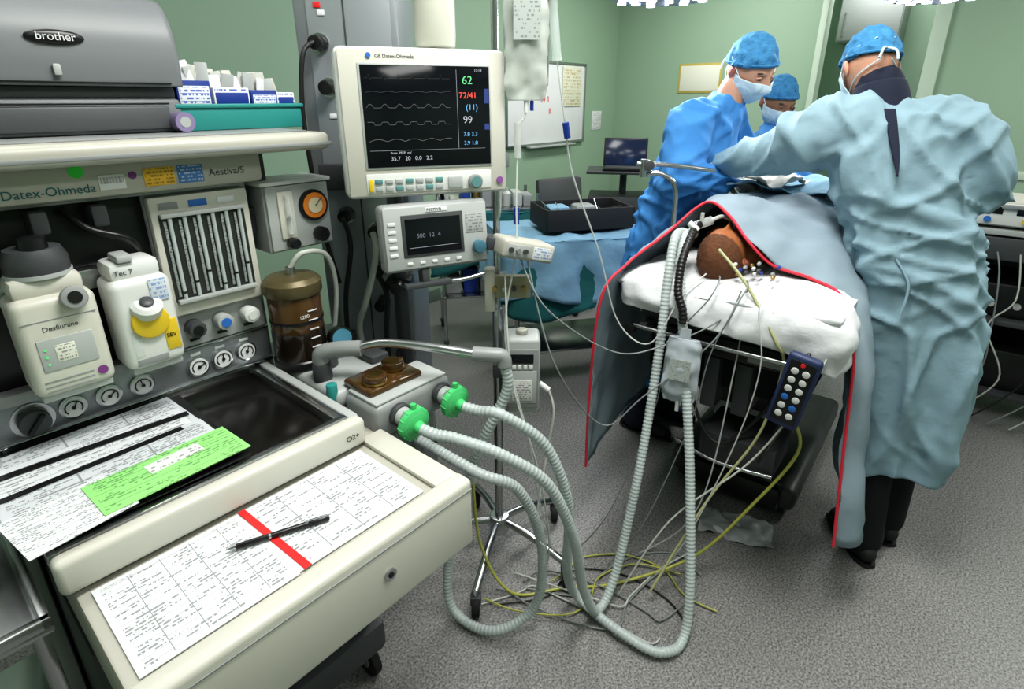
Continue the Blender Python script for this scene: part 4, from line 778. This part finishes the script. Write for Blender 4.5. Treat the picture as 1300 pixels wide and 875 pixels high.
cloth(g,'green_under_cloth',.375,.255,.874,.50,greencloth,2); cloth(g,'blue_top_cloth',.392,.272,.892,.58,bluecloth,0,.026)
g=G('instrument_tray',(.34,2.98,.915),14)
bx(g,'floor',-.2,.26,-.14,.14,0,.01,rubber,.003)
for a in ((-.21,.27,-.15,-.14),(-.21,.27,.14,.15),(-.21,-.2,-.15,.15),(.26,.27,-.15,.15)): bx(g,'side',*a,0,.11,rubber,.003)
for i in range(14): tube(g,'instrument_%d'%i,[(-.15+.028*i,-.1,.03+.08*random.random()),(-.14+.028*i+random.uniform(-.03,.03),.08,.06+.06*random.random())],.004,steel,6)
for i in range(2): box(g,'pack_%d'%i,(-.1+.15*i,.02,.06),(.12,.12,.09),(bluecloth,grey)[i],.02)
g=G('supply_trolley',(-.17,3.62,0),10)
for z in (.35,.9): bx(g,'shelf',-.32,.32,-.22,.22,z,z+.015,steel,.003)
for p in ((-.3,-.2),(.3,-.2),(-.3,.2),(.3,.2)): cyl(g,'leg',(p[0],p[1],.05),(p[0],p[1],1.0),.011,steel); wheel(g,'caster',p,.03)
for i in range(9):
    x=-.27+.065*i; h=.08+.12*random.random()
    if i%3==0: lathe(g,'bottle_%d'%i,[(.025,0),(.028,.01),(.028,h*.7),(.01,h*.85),(.01,h)],(x,-.1,.916),(lgrey,brass,dblue)[i%2])
    else: bx(g,'pack_%d'%i,x-.03,x+.03,-.14,.02,.916,.916+h*.7,(grey,beige,dblue,lgrey)[i%4],.008)
cloth(g,'cloth',.33,.23,.9,.55,greencloth,4,.015)
for i in range(5): bx(g,'lower_box_%d'%i,-.28+.11*i,-.19+.11*i,-.15,.15,.366,.48+.05*(i%2),(grey,dblue,lgrey,dgrey,teal)[i],.006)
g=G('laptop_stand',(.93,4.75,0),-10)
bx(g,'desk',-.3,.3,-.2,.2,.98,1.0,dgrey,.004); bx(g,'drawer_unit',-.28,.28,-.18,.18,.5,.8,dgrey,.01); cyl(g,'post',(0,.1,.1),(0,.1,.98),.03,dgrey); bx(g,'foot',-.28,.28,-.2,.2,.05,.1,black,.01)
for p in ((-.25,-.17),(.25,-.17),(-.25,.17),(.25,.17)): wheel(g,'caster',p,.03)
g=G('laptop',(.93,4.72,1.002),-10)
bx(g,'base',-.18,.18,-.13,.12,0,.02,black,.005); box(g,'lid',(0,.15,.125),(.36,.012,.235),black,.005,rot=(-14,0,0)); box(g,'display',(0,.142,.125),(.33,.002,.205),mat('laptop_screen',(.008,.01,.02),.15,emit=(.02,.05,.15),es=.25),.001,rot=(-14,0,0)); bx(g,'keyboard',-.16,.16,-.08,.08,.02,.022,dgrey,.001)
g=G('office_chair',(.50,4.25,0),30)
bx(g,'seat',-.23,.23,-.22,.22,.46,.53,black,.03,seg=3); box(g,'back',(0,.24,.78),(.42,.06,.38),dgrey,.03,rot=(-8,0,0)); cyl(g,'column',(0,0,.12),(0,0,.46),.03,dgrey); bx(g,'back_post',-.03,.03,.2,.24,.5,.7,black,.005)
for k in range(5): a=math.radians(72*k+20); tube(g,'spoke_%d'%k,[(0,0,.13),(.28*math.cos(a),.28*math.sin(a),.08)],.018,black,8); wheel(g,'caster_%d'%k,(.28*math.cos(a),.28*math.sin(a)),.03)
for s in (-1,1): tube(g,'armrest_%d'%s,[(s*.24,.0,.48),(s*.29,.02,.6),(s*.29,.0,.72),(s*.28,-.18,.73)],.015,black,8)
# right side equipment trolley
g=G('equipment_trolley',(2.55,2.75,0),-38)
for z in (.12,.5,.94): bx(g,'shelf',-.4,.4,-.25,.25,z,z+.03,lgrey if z>.9 else dgrey,.006)
for p in ((-.38,-.23),(.38,-.23),(-.38,.23),(.38,.23)): bx(g,'post',p[0]-.015,p[0]+.015,p[1]-.015,p[1]+.015,.06,.95,steel,.003); wheel(g,'caster',p,.035)
bx(g,'device_mid',-.33,.2,-.2,.2,.53,.7,black,.012); bx(g,'device_mid_face',-.32,.19,-.205,-.2,.54,.69,black,.003); bx(g,'device_low',-.3,.28,-.2,.2,.15,.36,black,.012); bx(g,'drawer',-.38,.38,-.24,.2,.82,.93,dgrey,.006); bx(g,'back_sheet',-.38,.38,.21,.23,.12,.94,black,.003)
for i in range(4): cyl(g,'dev_knob_%d'%i,(-.25+.1*i,-.205,.6),(-.25+.1*i,-.225,.6),.015,lgrey)
for i in range(9): x=-.34+.085*i; tube(g,'lead_%d'%i,[(x,-.24,.86),(x+.03,-.29,.75-.1*(i%3)),(x-.04+.1*(i%2),-.30,.5),(x+.06,-.32,.25),(x-.1,-.36,.02)],.004,(cableg,cablew,cableb)[i%3])
g=G('electrosurgical_unit',(2.5,2.72,.97),-38)
bx(g,'body',-.22,.24,-.2,.18,.012,.13,beige,.015,seg=3); bx(g,'face',-.21,.23,-.206,-.198,.02,.12,white,.004)
for i in range(3): bx(g,'display_%d'%i,-.18+.14*i,-.09+.14*i,-.2085,-.205,.07,.105,screenm,.002); cyl(g,'socket_%d'%i,(-.14+.14*i,-.206,.045),(-.14+.14*i,-.22,.045),.014,(bluel,yellow,grey)[i])
bx(g,'handle',-.1,.1,-.23,-.21,.1,.12,grey,.004)
for s in (-1,1): bx(g,'foot_%d'%s,s*.18-.02,s*.18+.02,-.15,.15,0,.014,black,.003)
# ------------------------------------------------------------------ floor cables
g=G('floor_cables')
for i in range(8):
    pts=[]; y0=1.36+.018*i; x0=-.12+.03*i
    for k in range(7):
        t=k/6; pts.append((x0+.60*t+.04*math.sin(k*1.7+i*2),y0+.10*math.sin(k*.9+i*1.7)*(.5+t),.006+.004*(i%3)))
    tube(g,'cable_%d'%i,pts,.003,(cablew,cableg,cabley,cableb,cableg)[i%5],6)
tube(g,'oxygen_tube',[(-.12,1.40,.5),(-.10,1.42,.2),(0,1.40,.02),(.18,1.43,.01),(.36,1.45,.01),(.63,1.50,.08),(.78,1.46,.34),(.865,1.43,.55),(.80,1.385,.70)],.005,cabley,8)
tube(g,'lead_a',[(.02,1.50,1.14),(.10,1.45,1.0),(.3,1.5,.85),(.45,1.52,.86),(.60,1.5,.95),(.68,1.52,1.04)],.0025,cableg,6)
tube(g,'lead_b',[(.04,1.50,1.14),(.12,1.42,.85),(.28,1.5,.6),(.40,1.5,.7),(.58,1.47,.9),(.65,1.50,1.04)],.0025,cableg,6)
tube(g,'lead_c',[(-.02,1.50,1.1),(.0,1.42,.8),(.08,1.4,.5),(.12,1.42,.2),(.1,1.45,.01)],.003,cablew,6)
tube(g,'yellow_lead',[(.60,1.58,1.14),(.66,1.50,1.06),(.72,1.40,.93),(.76,1.41,.84),(.74,1.44,.6),(.62,1.45,.35),(.45,1.38,.05)],.0045,mat('pale_yellow_tube',(.42,.42,.22),.4),6)
tube(g,'white_lead_loop',[(.93,1.50,1.03),(.85,1.35,.95),(.78,1.32,.80),(.70,1.38,.55),(.5,1.42,.3),(.35,1.4,.01)],.003,cablew,6)
g=G('discarded_wrapper',(.86,1.72,.0),-25)
surf(g,'film',[[(-.13+.065*i,-.08+.05*j,.012+.010*math.sin(i*2+j*3)) for i in range(5)] for j in range(4)],mat('wrapper',(.45,.47,.48),.3,alpha=.8,var=.3,vscale=30),wr=.014,wf=25,thick=.001)
bx(g,'paper',-.08,.02,-.06,.03,.002,.004,paperw,0,rot=(0,0,15))
g=G('reservoir_bag',mw(.21,.10,.5),RA); lathe(g,'bag',[(.012,.13),(.02,.1),(.05,.05),(.058,0),(.05,-.06),(.03,-.1),(.008,-.12)],(0,-.04,0),mat('green_rubber_bag',(.01,.05,.04),.5)); cyl(g,'neck',(0,-.04,.12),(0,-.04,.2),.013,grey)
# ------------------------------------------------------------------ world & camera
w=bpy.data.worlds.new('world'); C.scene.world=w; w.use_nodes=True; w.node_tree.nodes['Background'].inputs[0].default_value=(.6,.7,.65,1); w.node_tree.nodes['Background'].inputs[1].default_value=.1
cd=bpy.data.cameras.new('camera'); cam=bpy.data.objects.new('camera',cd); C.scene.collection.objects.link(cam)
cd.sensor_width=36; cd.lens=19.66; cd.shift_y=-.035; cd.clip_start=.02
cam.location=(0,0,1.55); cam.rotation_euler=(math.radians(90-20.6),0,0)
C.scene.camera=cam
C.scene.view_settings.view_transform='Standard'
try: C.scene.view_settings.look='Medium High Contrast'
except Exception: pass
